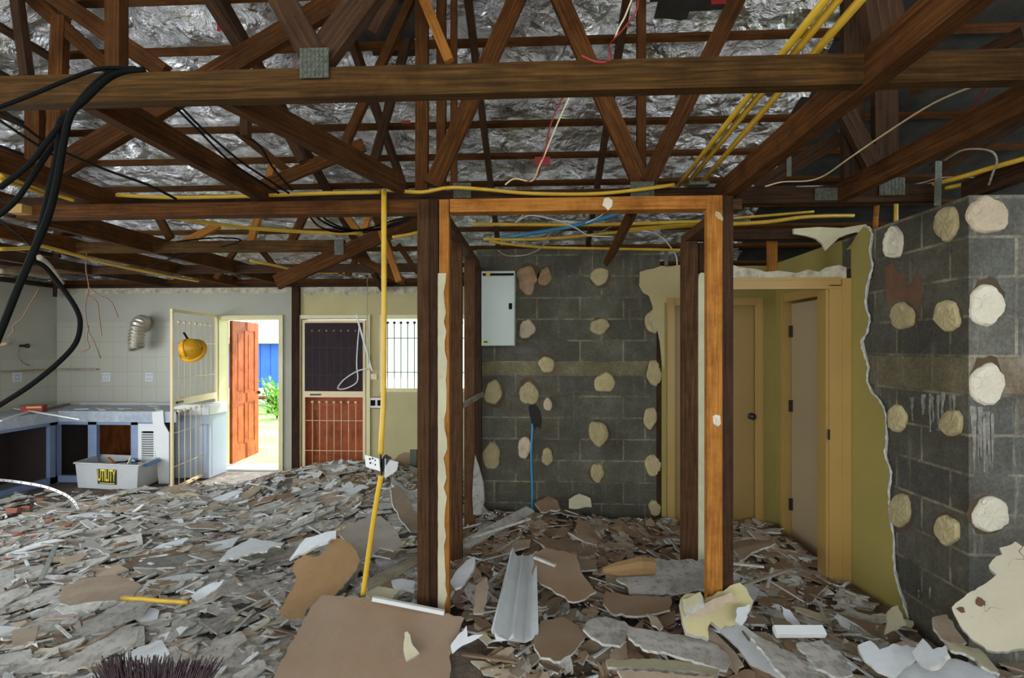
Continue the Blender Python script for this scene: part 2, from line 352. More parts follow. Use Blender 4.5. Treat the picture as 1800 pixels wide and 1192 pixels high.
# crumbled strip along the top of the far wall where the cornice was torn off
def ragged(x0, x1, z0, z1, y, th, step=.035, amp=.02, side='x'):
    top = []; bot = []; n = int(abs(x1-x0)/step)+1
    for i in range(n+1):
        x = x0+(x1-x0)*i/n; top.append((x, z1+random.uniform(-amp, amp)*.3)); bot.append((x, z0+random.uniform(-amp, amp)))
    m = MB(); pts = top+bot[::-1]
    return [((x, y, z) if side == 'x' else (y, x, z)) for x, z in pts]
m = MB(); pts = ragged(XL, XW(505, YF), 2.385, 2.455, YF-.002, .015, .05, .012); m.slab(pts, .02, (0, -1, 0))
tag(m.build('torn_cornice_strip', 'rubblewhite'), 'crumbled beige cornice remains along the top of the tiled kitchen wall', 'plaster strip')
m = MB(); pts = ragged(XW(528, YF), XW(742, YF), 2.36, 2.455, YF-.002, .015, .04, .022); m.slab(pts, .02, (0, -1, 0))
tag(m.build('torn_cornice_strip', 'rubblewhite'), 'crumbled beige cornice remains above the closed screen door and window', 'plaster strip')
# left wall of the kitchen, back part only: the front part is open to daylight
struct(MB().box(XL-.2, XL, 4.2, YF+.2, 0, TOP).build('wall_left', 'kitchen_white'))
m = MB(); m.box(XL-.2, XL, -4, 4.2, 0, .45); m.box(XL-.2, XL, -4, .4, .45, TOP); m.box(XL-.2, XL, .4, 4.2, 2.2, TOP); struct(m.build('wall_left_front', 'kitchen_white'))
# tiles
tx0, tx1 = XW(100, YF)+.02, XW(300, YF)
tag(MB().box(XL+.008, tx1, YF-.012, YF-.001, .93, 2.0).build('tile_splashback', 'tiles'), 'white square wall tiles behind the far kitchen bench', 'tiles')
tag(MB().box(XL+.001, XL+.008, 4.4, YF-.013, .93, 1.5).build('tile_splashback', 'tiles'), 'white square wall tiles behind the bench on the side wall', 'tiles')
# middle block wall
YB = 4.8
bx0, bx1 = XW(838, YB), XW(1160, YB)
o = MB().box(bx0, bx1, YB, YB+.15, 0, 2.58).build('wall_middle', 'block_mid'); struct(o)
# pier at the right: two faces meeting at an outside corner
XP = 2.17; YP = P(1702, 612, X=XP).y
m = MB(); m.box(XP, XP+.15, YP, 3.75, 0, 2.42, 0)
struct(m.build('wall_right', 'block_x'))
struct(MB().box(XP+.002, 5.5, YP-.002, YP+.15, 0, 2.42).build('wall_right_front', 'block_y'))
# hall behind: back wall, right wall, and wall with the doorway
YH = 3.65
m = MB(); XD0, XD1 = XW(1170, YB), XW(1334, YB)
m.box(bx1+.01, XD0, YB-.03, YB+.1, 0, 2.40); m.box(XD0, XD1, YB-.03, YB+.1, 2.09, 2.40); m.box(XD1, 5.5, YB-.03, YB+.1, 0, 2.40)
struct(m.build('wall_hall_back', 'yellow'))
yd0, yd1 = P(1452, 612, X=XP).y, P(1383, 612, X=XP).y
m = MB(); m.box(XP, XP+.12, 3.76, yd0, 0, 2.42); m.box(XP, XP+.12, yd1, YB-.03, 0, 2.42); m.box(XP, XP+.12, yd0, yd1, 2.05, 2.42)
struct(m.build('wall_hall_right', 'yellow'))
# far dark store room behind the pier, closes the view past the hall roof
struct(MB().box(5.5, 5.62, -4, 7, 0, 2.42).build('wall_right_outer', 'kitchen_white'))
struct(MB().box(-6.7, 5.6, -4.1, -4, 0, .9).build('wall_back', 'kitchen_white'))

# ---------------------------------------------------------------- roof lining: silver foil, its dim right end painted with a dark material
nx, ny = 260, 190
xs_ = np.linspace(-7.0, 7.2, nx); ys_ = np.linspace(-3.9, 7.1, ny); V = []; 
for j in range(ny):
    for i in range(nx):
        x, y = xs_[i], ys_[j]; z = roofz(x, y, .055)
        f = noise.noise(Vector((x*1.1, y*1.6, 0)))*.05+noise.noise(Vector((x*4, y*3, 3)))*.03+noise.noise(Vector((x*11, y*9, 7)))*.012
        sag = abs(math.sin((y-.25)*math.pi/.33))*.03
        V.append((x, y, z+f*.8-sag*.6+.02))
F = []; MI = []
for j in range(ny-1):
    for i in range(nx-1):
        a = j*nx+i; F.append((a, a+nx, a+nx+1, a+1)); x, y = xs_[i], ys_[j]
        e = noise.noise(Vector((x*3, y*3, 9)))*.15
        bare = (x+e > 1.95+.12*(y-3)) or (.72 < x+e*.3 < 1.2 and y+e*.4 < 3.42 and y > 2.6) or (-1.35 < x+e < -.85 and 2.9 < y < 3.6+e)  # right end: dimness put into the colour; the small gaps show tiles
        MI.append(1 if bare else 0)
me = bpy.data.meshes.new('ceiling'); me.from_pydata(V, [], F); me.materials.append(M['foil']); me.materials.append(M['tile_dim_roof'])
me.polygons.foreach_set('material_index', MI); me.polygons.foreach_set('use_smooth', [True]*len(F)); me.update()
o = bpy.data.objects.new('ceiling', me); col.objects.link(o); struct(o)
# solid tiled roof over the foil (keeps the daylight out)
m = MB(); n2 = 24
def roofgrid(off, name, mat):
    V = []; F = []; X = np.linspace(-7.4, 7.6, 60); Y = np.linspace(-4.3, 7.5, 50)
    for y in Y:
        for x in X: V.append((x, y, roofz(x, y, off)))
    for j in range(49):
        for i in range(59): a = j*60+i; F.append((a, a+1, a+61, a+60))
    me = bpy.data.meshes.new(name); me.from_pydata(V, [], F); me.materials.append(M[mat]); me.update()
    o = bpy.data.objects.new(name, me); col.objects.link(o); so = o.modifiers.new('s', 'SOLIDIFY'); so.thickness = .05; so.offset = 1
    return struct(o)
roofgrid(.22, 'roof_tiles', 'tile_dim_roof')

# ---------------------------------------------------------------- battens (one by one), rafters
ORD = 'first second third fourth fifth sixth seventh eighth ninth tenth eleventh twelfth thirteenth fourteenth'.split()
BY = [6.51-.33*k for k in range(14)]
for k, y in enumerate(BY):
    z = 5.25-.42*y
    x0 = (z-5.195)/.42-.05; x1 = 5.4
    m = MB().beam((x0, y, z+.005), (x1, y, z+.005), .045, .035, (0, .387, .92))
    # beam: a across, b thick along the roof normal
    tag(m.build('roof_batten', 'wood'), ORD[k]+' timber batten counted from the far wall, running across under the silver foil', 'batten', 'battens under the foil of the main roof slope')
for k in range(13):
    x = -6.45+.33*k; z = 5.195+.42*x
    y1 = (5.25-z)/.42+.02
    m = MB().beam((x, 1.2, z), (x, y1, z), .045, .035, (-.387, 0, .92))
    tag(m.build('roof_batten', 'wood_dark'), ORD[k]+' timber batten up from the kitchen side wall on the hipped roof slope', 'batten', 'battens under the foil of the side roof slope')
def rafter(x, y0, y1, label, mat='wood_dark', wd=.045, group=None):
    z0, z1 = 5.25-.42*y0-.075, 5.25-.42*y1-.075
    tag(MB().beam((x, y0, z0), (x, y1, z1), wd, .09, (0, .387, .92)).build('rafter', mat), label, 'rafter', group)
for x, nm in ((P(845, 250, Y=3.9).x, 'narrow dark rafter rising beside the middle posts toward the foil'), (P(1065, 300, Y=4.2).x, 'dark rafter sloping up behind the V shaped webs'),
              (XW(690, 4.4), 'dark rafter sloping up over the yellow vertical pipe'), (XW(560, 4.6), 'dark rafter over the closed screen door')):
    rafter(x, 2.4, 6.6, nm)
# hip rafter
p0, p1 = Vector((-6.42, 6.52, 2.40)), Vector((-1.2, 1.3, 4.55))
tag(MB().beam(p0, p1, .045, .14, (1, -1, .6)).build('hip_rafter', 'wood_dark'), 'long dark hip rafter rising from the far kitchen corner', 'rafter')
# wall plate, and a black strip painting the soffit shadow over the far wall
tag(MB().box(XL, 2.5, YF-.06, YF+.1, TOP+.004, TOP+.075).build('wall_plate', 'wood_dark'), 'dark timber plate lying along the top of the far wall', 'wall plate')
tag(MB().box(XL, 2.5, YF+.02, YF+.06, TOP+.08, TOP+.1).build('soffit_shadow', 'dark'), 'black strip standing for the soffit shadow between far wall and roof', 'shadow strip')

# ---------------------------------------------------------------- trusses across the room
WEBN = [0]
def web(t, x0, y0, x1, y1, wpx, Y, mat='wood', th=.04, dy=0, name='web'):
    WEBN[0] += 1; Yw = Y+dy+(WEBN[0]*.37 % 1-.5)*.018; a = P(x0, y0, Y=Yw); b = P(x1, y1, Y=Yw); wd = max(.03, wpx*Yw/900)
    for (p, q) in ((a, b), (b, a)):
        pass
    hi, lo = (a, b) if a.z > b.z else (b, a)
    if min(y0, y1) <= 2:
        d = (hi-lo).normalized(); zr = roofz(hi.x, Yw, -.05)
        if d.z > .15: hi = lo+d*((zr-lo.z)/d.z)
        zz = roofz(hi.x, Yw, -.05)
        if hi.z > zz and d.z > .15: hi = hi-d*((hi.z-zz)/d.z)
    return MB().beam(lo, hi, wd, th, (0, 1, 0)).build(name, mat, t)
def plate(t, x0, y0, x1, y1, Y, mat='galv'):
    a = P(x0, y0, Y=Y); b = P(x1, y1, Y=Y)
    m = MB(); m.box(min(a.x, b.x), max(a.x, b.x), Y-.004, Y, min(a.z, b.z), max(a.z, b.z))
    # rows of pressed teeth
    for i in range(7):
        for j in range(6):
            x = min(a.x, b.x)+(i+.5)/7*abs(b.x-a.x); z = min(a.z, b.z)+(j+.5)/6*abs(b.z-a.z)
            m.box(x-.003, x+.003, Y-.007, Y-.003, z-.006, z+.006)
    return m.build('nail_plate', mat, t)
# truss nearest the camera
Y1 = 1.62; CB = 2.46; CT = 2.555
t = empty('roof_truss', (0, Y1, CB), 'nearest roof truss, its broad bottom chord crossing the whole view', 'truss')
MB().beam((-2.2, Y1+.02, (CB+CT)/2), (2.6, Y1+.02, (CB+CT)/2), CT-CB, .045).build('bottom_chord', 'wood_bottom', t)
web(t, 552, 100, 497, 0, 46, Y1+.022, 'wood_dark'); web(t, 562, 104, 640, 0, 50, Y1+.022, 'wood_dark')
plate(t, 528, 86, 578, 137, Y1-.012)
web(t, 1545, 0, 1560, 100, 60, Y1+.05, 'wood_dark')
web(t, 205, -2, 205, 128, 28, Y1+.05, 'wood')
# second truss
Y2 = 2.95
t = empty('roof_truss', (0, Y2, CB), 'second roof truss, with V shaped webs meeting over the bare doorway frame', 'truss')
xa, xb = XW(-60, Y2), XW(1645, Y2)
MB().beam((xa, Y2, (CB+CT)/2), (xb, Y2, (CB+CT)/2), CT-CB, .045).build('bottom_chord', 'wood_dark', t)
for a in ((985, 0, 1130, 330, 30), (1295, 0, 1138, 322, 28), (1127, 0, 1127, 335, 15), (908, 0, 761, 326, 30), (742, 0, 742, 345, 22), (776, 0, 776, 345, 16),
          (798, 0, 798, 340, 11), (1553, 0, 1556, 345, 38), (1498, 0, 1498, 330, 34), (1488, 200, 1548, 318, 28)):
    web(t, *a, Y2, 'wood_dark' if a[0] > 1400 else 'wood', dy=.0 if a[0] != a[2] else .045)
web(t, 745, 0, 790, 108, 17, Y2, 'wood_orange', dy=-.05); web(t, 722, 0, 600, 268, 15, Y2, 'wood', dy=.09); web(t, 735, 0, 652, 305, 14, Y2, 'wood_dark', dy=.5)
plate(t, 1108, 320, 1150, 348, Y2-.034); plate(t, 797, 322, 828, 348, Y2-.034); plate(t, 1432, 331, 1494, 352, Y2-.034); plate(t, 1545, 313, 1590, 343, Y2-.036)
# kitchen-side truss in the same line
Y25 = 2.45
t = empty('roof_truss', (-2, Y25, CB), 'kitchen side roof truss with crossing webs above the black cables', 'truss')
for a in ((600, -2, 108, 292, 38), (100, -2, 290, 128, 30), (57, -2, 192, 120, 24), (30, -2, 48, 135, 16), (107, 30, 95, 320, 26), (62, 180, 62, 305, 28),
          (365, -2, 425, 90, 17), (470, 165, 532, 285, 14), (432, 165, 432, 240, 14), (690, -2, 655, 60, 16)):
    web(t, *a, Y25, 'wood' if a[4] > 20 else 'wood_dark', dy=(a[0] % 5)*.05)
# third truss
Y3 = 4.2
t = empty('roof_truss', (0, Y3, CB), 'third roof truss, its chord ending in a grey plate over the closed screen door', 'truss')
MB().beam((XW(100, Y3), Y3, CB+.047), (XW(606, Y3), Y3, CB+.047), .09, .045).build('bottom_chord', 'wood_bottom', t)
plate(t, 588, 422, 604, 448, Y3-.024)
for a in ((740, 383, 486, 497, 26), (615, 446, 712, 496, 14), (541, 366, 505, 440, 13), (655, 366, 685, 440, 13), (640, 405, 655, 360, 10), (668, 400, 702, 495, 11), (600, 366, 632, 412, 12),
          (345, 175, 505, 300, 14), (640, 255, 452, 332, 22), (480, 290, 440, 430, 12), (270, 365, 300, 420, 13), (385, 395, 300, 440, 12)):
    web(t, *a, Y3, 'wood' if a[4] > 12 else 'wood_orange', dy=(a[0] % 4)*.06)
Y4 = 5.4
t = empty('roof_truss', (0, Y4, CB), 'low fourth roof truss just in front of the kitchen wall', 'truss')
MB().beam((-6.0, Y4, CB+.047), (XW(736, Y4), Y4, CB+.047), .09, .045).build('bottom_chord', 'wood_dark', t)
for a in ((420, 430, 380, 490, 9), (460, 440, 500, 490, 9), (560, 430, 600, 480, 9), (640, 430, 610, 485, 9), (700, 430, 735, 480, 9)): web(t, *a, Y4, 'wood', name='web')
# ---------------------------------------------------------------- ceiling joists running away from the viewer
def joist(x, y0, y1, label, mat='wood', h=.1, z=CB, wd=.045):
    tag(MB().beam((x, y0, z+h/2), (x, y1, z+h/2), h, wd, (1, 0, 0)).build('ceiling_joist', mat), label, 'joist')
joist(-1.52, Y1+.05, Y2-.03, 'reddish joist from the nearest truss to the grey plate left of the yellow pipe')
joist(-2.48, Y1+.05, Y2-.03, 'reddish joist over the black cable bundle')
joist(-3.27, 1.7, 6.55, 'long reddish joist reaching the far wall left of the open door', h=.14)
joist(-3.95, 1.7, 6.55, 'long reddish joist with a yellow pipe beneath, above the flexible duct', h=.12)
joist(-4.9, 1.9, 6.55, 'long dark joist over the kitchen bench end', 'wood_dark', h=.1)
joist(1.03, .2, 2.93, 'thick red-brown joist sloping down the view to the bare doorway corner', h=.11, wd=.06, z=CB-.006)
joist(1.68, .2, 2.93, 'red-brown joist at the right, above the block pier', h=.1)
joist(2.35, .2, 2.93, 'dark joist at the far right above the block pier', 'wood_dark', h=.1)
a, b = P(372, 172, Z=2.47), P(705, 338, Z=2.47)
tag(MB().beam((a.x, a.y, 2.51), (b.x, b.y, 2.51), .09, .045, (1, .2, 0)).build('ceiling_joist', 'wood'), 'slanting reddish joist from the nearest truss to the top of the yellow pipe', 'joist')
# extra dark timbers up in the right of the roof
for k, (a, b, lb) in enumerate((((1640, 300), (1800, 205), 'dark timber strut low at the right above the grey strap'), ((1330, 330), (1480, 240), 'dark diagonal strut left of the tall right web'), ((1600, 160), (1800, 60), 'dark diagonal strut at the upper right'))):
    tag(MB().beam(P(*a, Y=3.5+.1*k), P(*b, Y=3.2), .09, .045).build('roof_strut', 'wood_dark'), lb, 'strut')
# ---------------------------------------------------------------- bare stud framing
YS = 2.72
def stud(px0, px1, Y, ytop, z0, label, mat='wood_stud', depth=.07, zt=None):
    x0, x1 = XW(px0, Y), XW(px1, Y); zt = zt if zt else P(px0, ytop, Y=Y).z
    return tag(MB().box(x0, x1, Y, Y+depth, z0, zt).build('wall_stud', mat), label, 'stud')
pz = P(1000, 347, Y=YS).z; pz0 = P(1000, 370, Y=YS).z
a = XW(28, YS)
o = tag(MB().box(XW(790, YS)+.002, XW(1243, YS)-.001, YS, YS+.08, pz0, pz).build('top_plate', 'wood_orange'), 'orange timber head beam across the bare doorway frame', 'beam')
o = tag(MB().box(a, XW(734, YS), YS, YS+.08, pz0, pz).build('top_plate', 'wood'), 'long brown top plate running left from the posts over the kitchen', 'beam')
stud(733.5, 754, YS, 352, .0, 'brown front post of the middle group, its near left half', 'wood_stud', .05, pz)
stud(754.5, 770, YS+.012, 352, .0, 'dark grey-brown front post of the middle group, its right half', 'wood_dark', .09, pz)
st = stud(772, 789, YS+.005, 350, .0, 'orange stud of the middle group with a chipped white painted lower length', 'wood_orange', .05, pz)
m = MB(); a0, a1 = XW(769.5, YS-.01), XW(784, YS-.01); L = []; Rr = []
for k in range(40):
    z = .02+k*(2.05-.02)/39; L.append((a0+random.uniform(-.001, .001), YS-.008, z)); Rr.append((a1+random.uniform(-.014, .008), YS-.008, z))
m.slab(L+Rr[::-1], .012, (0, -1, 0)); m.build('peeling_paint', 'shard_cream', st); 
stud(791, 812, 3.62, 375, 0, 'second dark post of the middle group, set further back', 'wood_stud', .045, 2.40)
m = MB(); a0, a1 = XW(788, 3.63), XW(792.5, 3.63)
tag(MB().box(a0, a1, 3.63, 3.66, .02, 2.25).build('plasterboard_edge_strip', 'shard_white'), 'thin white plasterboard edge left on the second post', 'plaster strip')
stud(816, 834, 4.3, 445, 0, 'third dark post of the middle group, nearest the electrical box', 'wood_stud', .045, 2.40)
stud(835, 846, 4.72, 445, 0, 'narrow brown post touching the left end of the block wall', 'wood_dark', .06, 2.40)
m = MB().box(-.60, -.53, YS+.09, 4.75, 2.40, 2.455)
tag(m.build('top_plate', 'wood_stud'), 'dark top plate running back from the middle posts to the block wall', 'beam')
tag(MB().beam(P(808, 716, Y=3.665), P(846, 694, Y=4.30), .035, .05).build('timber_offcut', 'wood_grey'), 'short splintered timber stub wedged between the second and third middle posts', 'timber')
# right post and the studs behind it
st = stud(1243, 1270, YS, 350, 0, 'bright orange front post of the right group with plaster specks', 'wood_orange', .045, pz)
stud(1270.5, 1289, YS+.01, 350, 0, 'dark grey face of the right front post, beside its orange face', 'wood_dark', .09, pz)  # darker face of the same post, its tone put into the timber colour
m = MB()
pts = [(1253, 732), (1258, 729), (1266, 731), (1267, 745), (1262, 750), (1254, 744)]
m.slab([P(x, y, Y=YS-.002) for x, y in pts], .008, (0, -1, 0)); m.build('plaster_lump', 'daub_white', st)
m = MB(); pts = [(1259, 371), (1266, 374), (1271, 383), (1271, 388), (1262, 384), (1257, 378)]; m.slab([P(x, y, Y=YS-.002) for x, y in pts], .006, (0, -1, 0)); m.build('plaster_lump', 'daub', st)
tag(MB().box(1.035, 1.105, YS+.1, YH+.09, 2.40, 2.455).build('top_plate', 'wood_stud'), 'dark top plate running back from the right post to the hall', 'beam')
stud(1199, 1227, YH, 400, 0, 'brown stud left of the hall doorway, behind the right front post', 'wood_stud', .05, 2.40)
stud(1229, 1240, YH+.05, 400, 0, 'narrow dark stud hidden between hall jamb and right post', 'wood_dark', .05, 2.40)
m = MB(); p_ = [(1228, 492), (1229, 483), (1233, 479), (1238, 480), (1243, 487), (1244, 500), (1244, 980), (1244, 1010), (1228, 1010)]
m.slab([P(x, y, Y=YH-.01) for x, y in p_], .10, (0, -1, 0), me=0); tag(m.build('plasterboard_edge_strip', 'shard_cream'), 'pale cream plaster jamb edge with a rounded top left of the hall doorway', 'plaster strip')
# dark stud in the far wall between the two outside doors
tag(MB().box(XW(512.5, YF-.05), XW(525.5, YF-.05), YF-.05, YF-.002, .02, TOP-.005).build('wall_stud', 'wood_dark'), 'dark stud standing against the far wall between open door and closed screen door', 'stud')
# diagonal brace from the head beam back to the block wall, and stubs above the hall
tag(MB().beam(P(1114, 368, Y=3.1), P(1070, 458, Y=4.6), .1, .045).build('roof_strut', 'wood'), 'brown timber brace dropping from the head beam to the block wall', 'strut')
tag(MB().beam((XW(1357, 3.9), 3.9, 2.1), (XW(1357, 3.9), 3.9, 2.5), .06, .045).build('roof_strut', 'wood_orange'), 'short upright timber above the hall door head', 'strut')
tag(MB().box(1.1, 4.5, 3.72, 3.79, 2.425, 2.5).build('hall_top_plate', 'wood_dark'), 'dark timber plate over the hall doorway wall', 'beam')
# ================================================================ DOORS, WINDOW, HALL
def frame(x0, x1, z0, z1, y0, y1, t, mat, name, sill=False, tr=None):
    m = MB(); m.box(x0, x0+t, y0, y1, z0, z1); m.box(x1-t, x1, y0, y1, z0, z1); m.box(x0+t, x1-t, y0, y1, z1-t, z1)
    if sill: m.box(x0+t, x1-t, y0, y1, z0, z0+t)
    return m.build(name, mat)
fr = struct(frame(d1a+.003, d1b-.003, 0, ZD-.003, YF-.03, YF+.19, .055, 'trim', 'door_1_frame'))
struct(MB().box(d1a+.06, d1b-.06, YF, YF+.25, .001, .03).build('door_1_sill', 'concrete'))
# red panelled door standing open outwards
xh = P(406, 600, Y=YF+.22).x; pA = Vector((xh, YF+.22)); pB = Vector((P(452, 600, Y=YF+.98).x, YF+.98))
dv = (pB-pA).normalized(); nv = Vector((dv.y, -dv.x)); Ld = (pB-pA).length
def leaf(mb, pA, dv, nv, u0, u1, z0, z1, t0, t1, mi=0):
    c = [pA+dv*u+nv*t for u, t in ((u0, t0), (u1, t0), (u1, t1), (u0, t1))]
    i = len(mb.v)
    for z in (z0, z1):
        for p in c: mb.v.append((p.x, p.y, z))
    for f in ((0, 1, 5, 4), (1, 2, 6, 5), (2, 3, 7, 6), (3, 0, 4, 7), (4, 5, 6, 7), (3, 2, 1, 0)):
        idx = tuple(i+k for k in f); mb.face(idx, mi, [((mb.v[q][2]), (Vector(mb.v[q][:2])-pA).dot(dv)*.3+mb.v[q][0]*.1) for q in idx])
    return mb
door = empty('door_1', (xh, YF+.22, .03), None, None, kind='structure')
m = MB(); leaf(m, pA, dv, nv, 0, Ld, .05, 2.03, -.012, .012)
leaf(m, pA, dv, nv, 0, .12, .05, 2.03, -.022, .022); leaf(m, pA, dv, nv, Ld-.12, Ld, .05, 2.03, -.022, .022)
leaf(m, pA, dv, nv, Ld/2-.04, Ld/2+.04, .05, 2.03, -.022, .022)
for z0, z1 in ((.05, .27), (.86, 1.0), (1.9, 2.03)): leaf(m, pA, dv, nv, .12, Ld-.12, z0, z1, -.022, .022)
m.build('door_leaf', 'jarrah', door)
m = MB()
for u0, u1 in ((.16, Ld/2-.08), (Ld/2+.08, Ld-.16)):
    for z0, z1 in ((.32, .82), (1.05, 1.85)): leaf(m, pA, dv, nv, u0, u1, z0, z1, -.018, .018)
m.build('raised_panel', 'jarrah', door)
m = MB(); c = pA+dv*(Ld-.06)
for s in (-1, 1): q = c+nv*s*.03; m.lathe([(0, 0), (.024, .01), (.028, .03), (.02, .045), (0, .05)], (q.x, q.y, .98), (nv.x*s, nv.y*s, 0), 12)
m.build('door_knob', 'blackmetal', door, smooth=True)
# security grille swung into the room
def grille(root, pA, dv, nv, W, z0, z1, mat, mid, balls_both=True, nb=7):
    m = MB(); f = .035
    leaf(m, pA, dv, nv, 0, f, z0, z1, -.012, .012); leaf(m, pA, dv, nv, W-f, W, z0, z1, -.012, .012)
    leaf(m, pA, dv, nv, f, W-f, z0, z0+f, -.012, .012); leaf(m, pA, dv, nv, f, W-f, z1-f, z1, -.012, .012)
    m.build('grille_frame', mat, root)
    m = MB(); leaf(m, pA, dv, nv, f, W-f, mid-.04, mid+.04, -.012, .012); m.build('mid_rail', mat, root)
    def tb(mb, a, b, r=.005):
        mb.tube([(pA.x+dv.x*a[0], pA.y+dv.y*a[0], a[1]), (pA.x+dv.x*b[0], pA.y+dv.y*b[0], b[1])], r, 6)
    for zb, zt in ((z0+f, mid-.04-.08), (mid+.04, z1-f-.12)):
        for k in range(nb):
            u = f+(W-2*f)*(k+1)/(nb+1); m = MB(); tb(m, (u, zb), (u, zt)); 
            c = (pA.x+dv.x*u, pA.y+dv.y*u, zt+.015); m.lathe([(0, -.02), (.016, -.012), (.02, 0), (.016, .012), (0, .02)], c, (0, 0, 1), 10)
            m.build('bar', mat, root, smooth=True)
        for q in (.27, .72): 
            m = MB(); tb(m, (f, zb+(zt-zb)*q*1.02), (W-f, zb+(zt-zb)*q*1.02), .0045); m.build('cross_bar', mat, root)
gA = Vector((P(381, 600, Y=YF-.045).x, YF-.045)); gB = P(301, 700, D=5.72).xy
gd = (gB-gA).normalized(); gn = Vector((gd.y, -gd.x)); gW = (gB-gA).length
gt = empty('security_grille', (gB.x, gB.y, .03), 'open cream metal security grille swung into the room at the open doorway', 'grille')
grille(gt, gA, gd, gn, gW, .045, 2.09, 'gate', 1.03)
m = MB(); leaf(m, gA, gd, gn, gW-.2, gW-.08, 1.02, 1.045, -.03, -.012); m.build('latch_handle', 'blackmetal', gt)
# yellow hard hat hung on the grille
hc = P(334, 613, D=5.80)
hh = empty('hard_hat', (hc.x, hc.y, hc.z-.12), 'bright yellow hard hat hanging by its strap from the open security grille', 'helmet')
ax = Vector((.25, -.55, .45)).normalized()
m = MB(); m.lathe([(0, .115), (.05, .105), (.09, .075), (.113, .03), (.118, -.02), (.125, -.045), (.118, -.05), (.108, -.03), (.10, .03), (.07, .08), (0, .1)], hc, (.1, -.5, .25), 24)
M['yellow_plastic'] = simple('yellow_plastic', (.85, .42, .01), .35); m.build('shell', 'yellow_plastic', hh, smooth=True)
m = MB(); m.tube([hc+Vector((-.03, -.03, .10)), hc+Vector((0, -.115, .08)), hc+Vector((.02, -.15, 0)), hc+Vector((.02, -.10, -.09))], .012, 8); m.build('crown_ridge', 'yellow_plastic', hh, smooth=True)
m = MB(); a_ = Vector((.1, -.5, .25)).normalized(); m.lathe([(.112, -.035), (.15, -.05), (.148, -.056), (.112, -.05)], hc+Vector((.012, 0, 0)), a_, 24); m.build('brim', 'yellow_plastic', hh, smooth=True)
m = MB(); m.tube([P(323, 585, D=5.8), P(327, 591, D=5.79), P(331, 598, D=5.78), hc+Vector((0, 0, .06))], .012, 6); m.build('strap', 'black', hh)
# second doorway: closed screen door in front of a red door
struct(frame(d2a+.003, d2b-.003, 0, ZD-.003, YF-.03, YF+.19, .05, 'trim', 'door_2_frame'))
dr = empty('door_2', ((d2a+d2b)/2, YF+.15, 0), None, None, kind='structure')
m = MB(); q0, q1 = d2a+.06, d2b-.06
m.box(q0, q1, YF+.13, YF+.16, .01, ZD-.06)
for x0, x1 in ((q0, q0+.12), (q1-.12, q1), ((q0+q1)/2-.05, (q0+q1)/2+.05)): m.box(x0, x1, YF+.115, YF+.1299, .01, ZD-.06)
for z0, z1 in ((.01, .22), (.82, .98), (ZD-.2, ZD-.06)): m.box(q0, q1, YF+.113, YF+.1298, z0, z1)
m.build('door_leaf', 'jarrah', dr)
sc = empty('screen_door', ((d2a+d2b)/2, YF, 0), 'closed cream framed barred screen door in front of a red-brown door', 'screen door')
sA = Vector((q0+.01, YF+.0)); grille(sc, sA, Vector((1, 0)), Vector((0, -1)), q1-q0-.02, .02, ZD-.07, 'gate', 1.04)
M['mesh'] = simple('dark_purple_screen', (.03, .018, .026), .8)
nt = M['mesh'].node_tree; tr = nt.nodes.new('ShaderNodeBsdfTransparent'); ms = nt.nodes.new('ShaderNodeMixShader'); ms.inputs[0].default_value = .6
nt.links.new(tr.outputs[0], ms.inputs[1]); nt.links.new(nt.nodes['Principled BSDF'].outputs[0], ms.inputs[2]); nt.links.new(ms.outputs[0], nt.nodes['Material Output'].inputs[0])
MB().box(q0+.045, q1-.045, YF-.018, YF-.0155, 1.08, ZD-.11).build('screen_panel', 'mesh', sc)
MB().box(q0+.12, q0+.26, YF-.03, YF-.012, 1.025, 1.045).build('latch_handle', 'blackmetal', sc)
# window
wn = empty('window_1', ((wa+wb)/2, YF, ZW0), None, None, kind='structure')
adopt(frame(wa+.003, wb-.003, ZW0+.003, ZW1-.003, YF-.025, YF+.12, .05, 'trim', 'window_frame', True), wn)
for k in (1,):
    xm = (wa+wb)/2; MB().box(xm-.03, xm+.03, YF+.01, YF+.09, ZW0+.05, ZW1-.05).build('mullion', 'trim', wn)
MB().box(wa+.05, wb-.05, YF+.06, YF+.068, ZW0+.05, ZW1-.05).build('frosted_pane', 'glassfrost', wn)
nbar = 12
for k in range(nbar):
    x = wa+.05+(wb-wa-.1)*(k+.5)/nbar; m = MB(); m.tube([(x, YF+.02, ZW0+.05), (x, YF+.02, ZW1-.12)], .006, 6); m.lathe([(0, -.02), (.018, -.01), (.02, 0), (.018, .01), (0, .02)], (x, YF+.02, ZW1-.105), n=10)
    m.build('bar', 'blackmetal', wn, smooth=True)
for z in (1.33, 1.78): MB().tube([(wa+.05, YF+.02, z), (wb-.05, YF+.02, z)], .005, 6).build('cross_bar', 'blackmetal', wn)
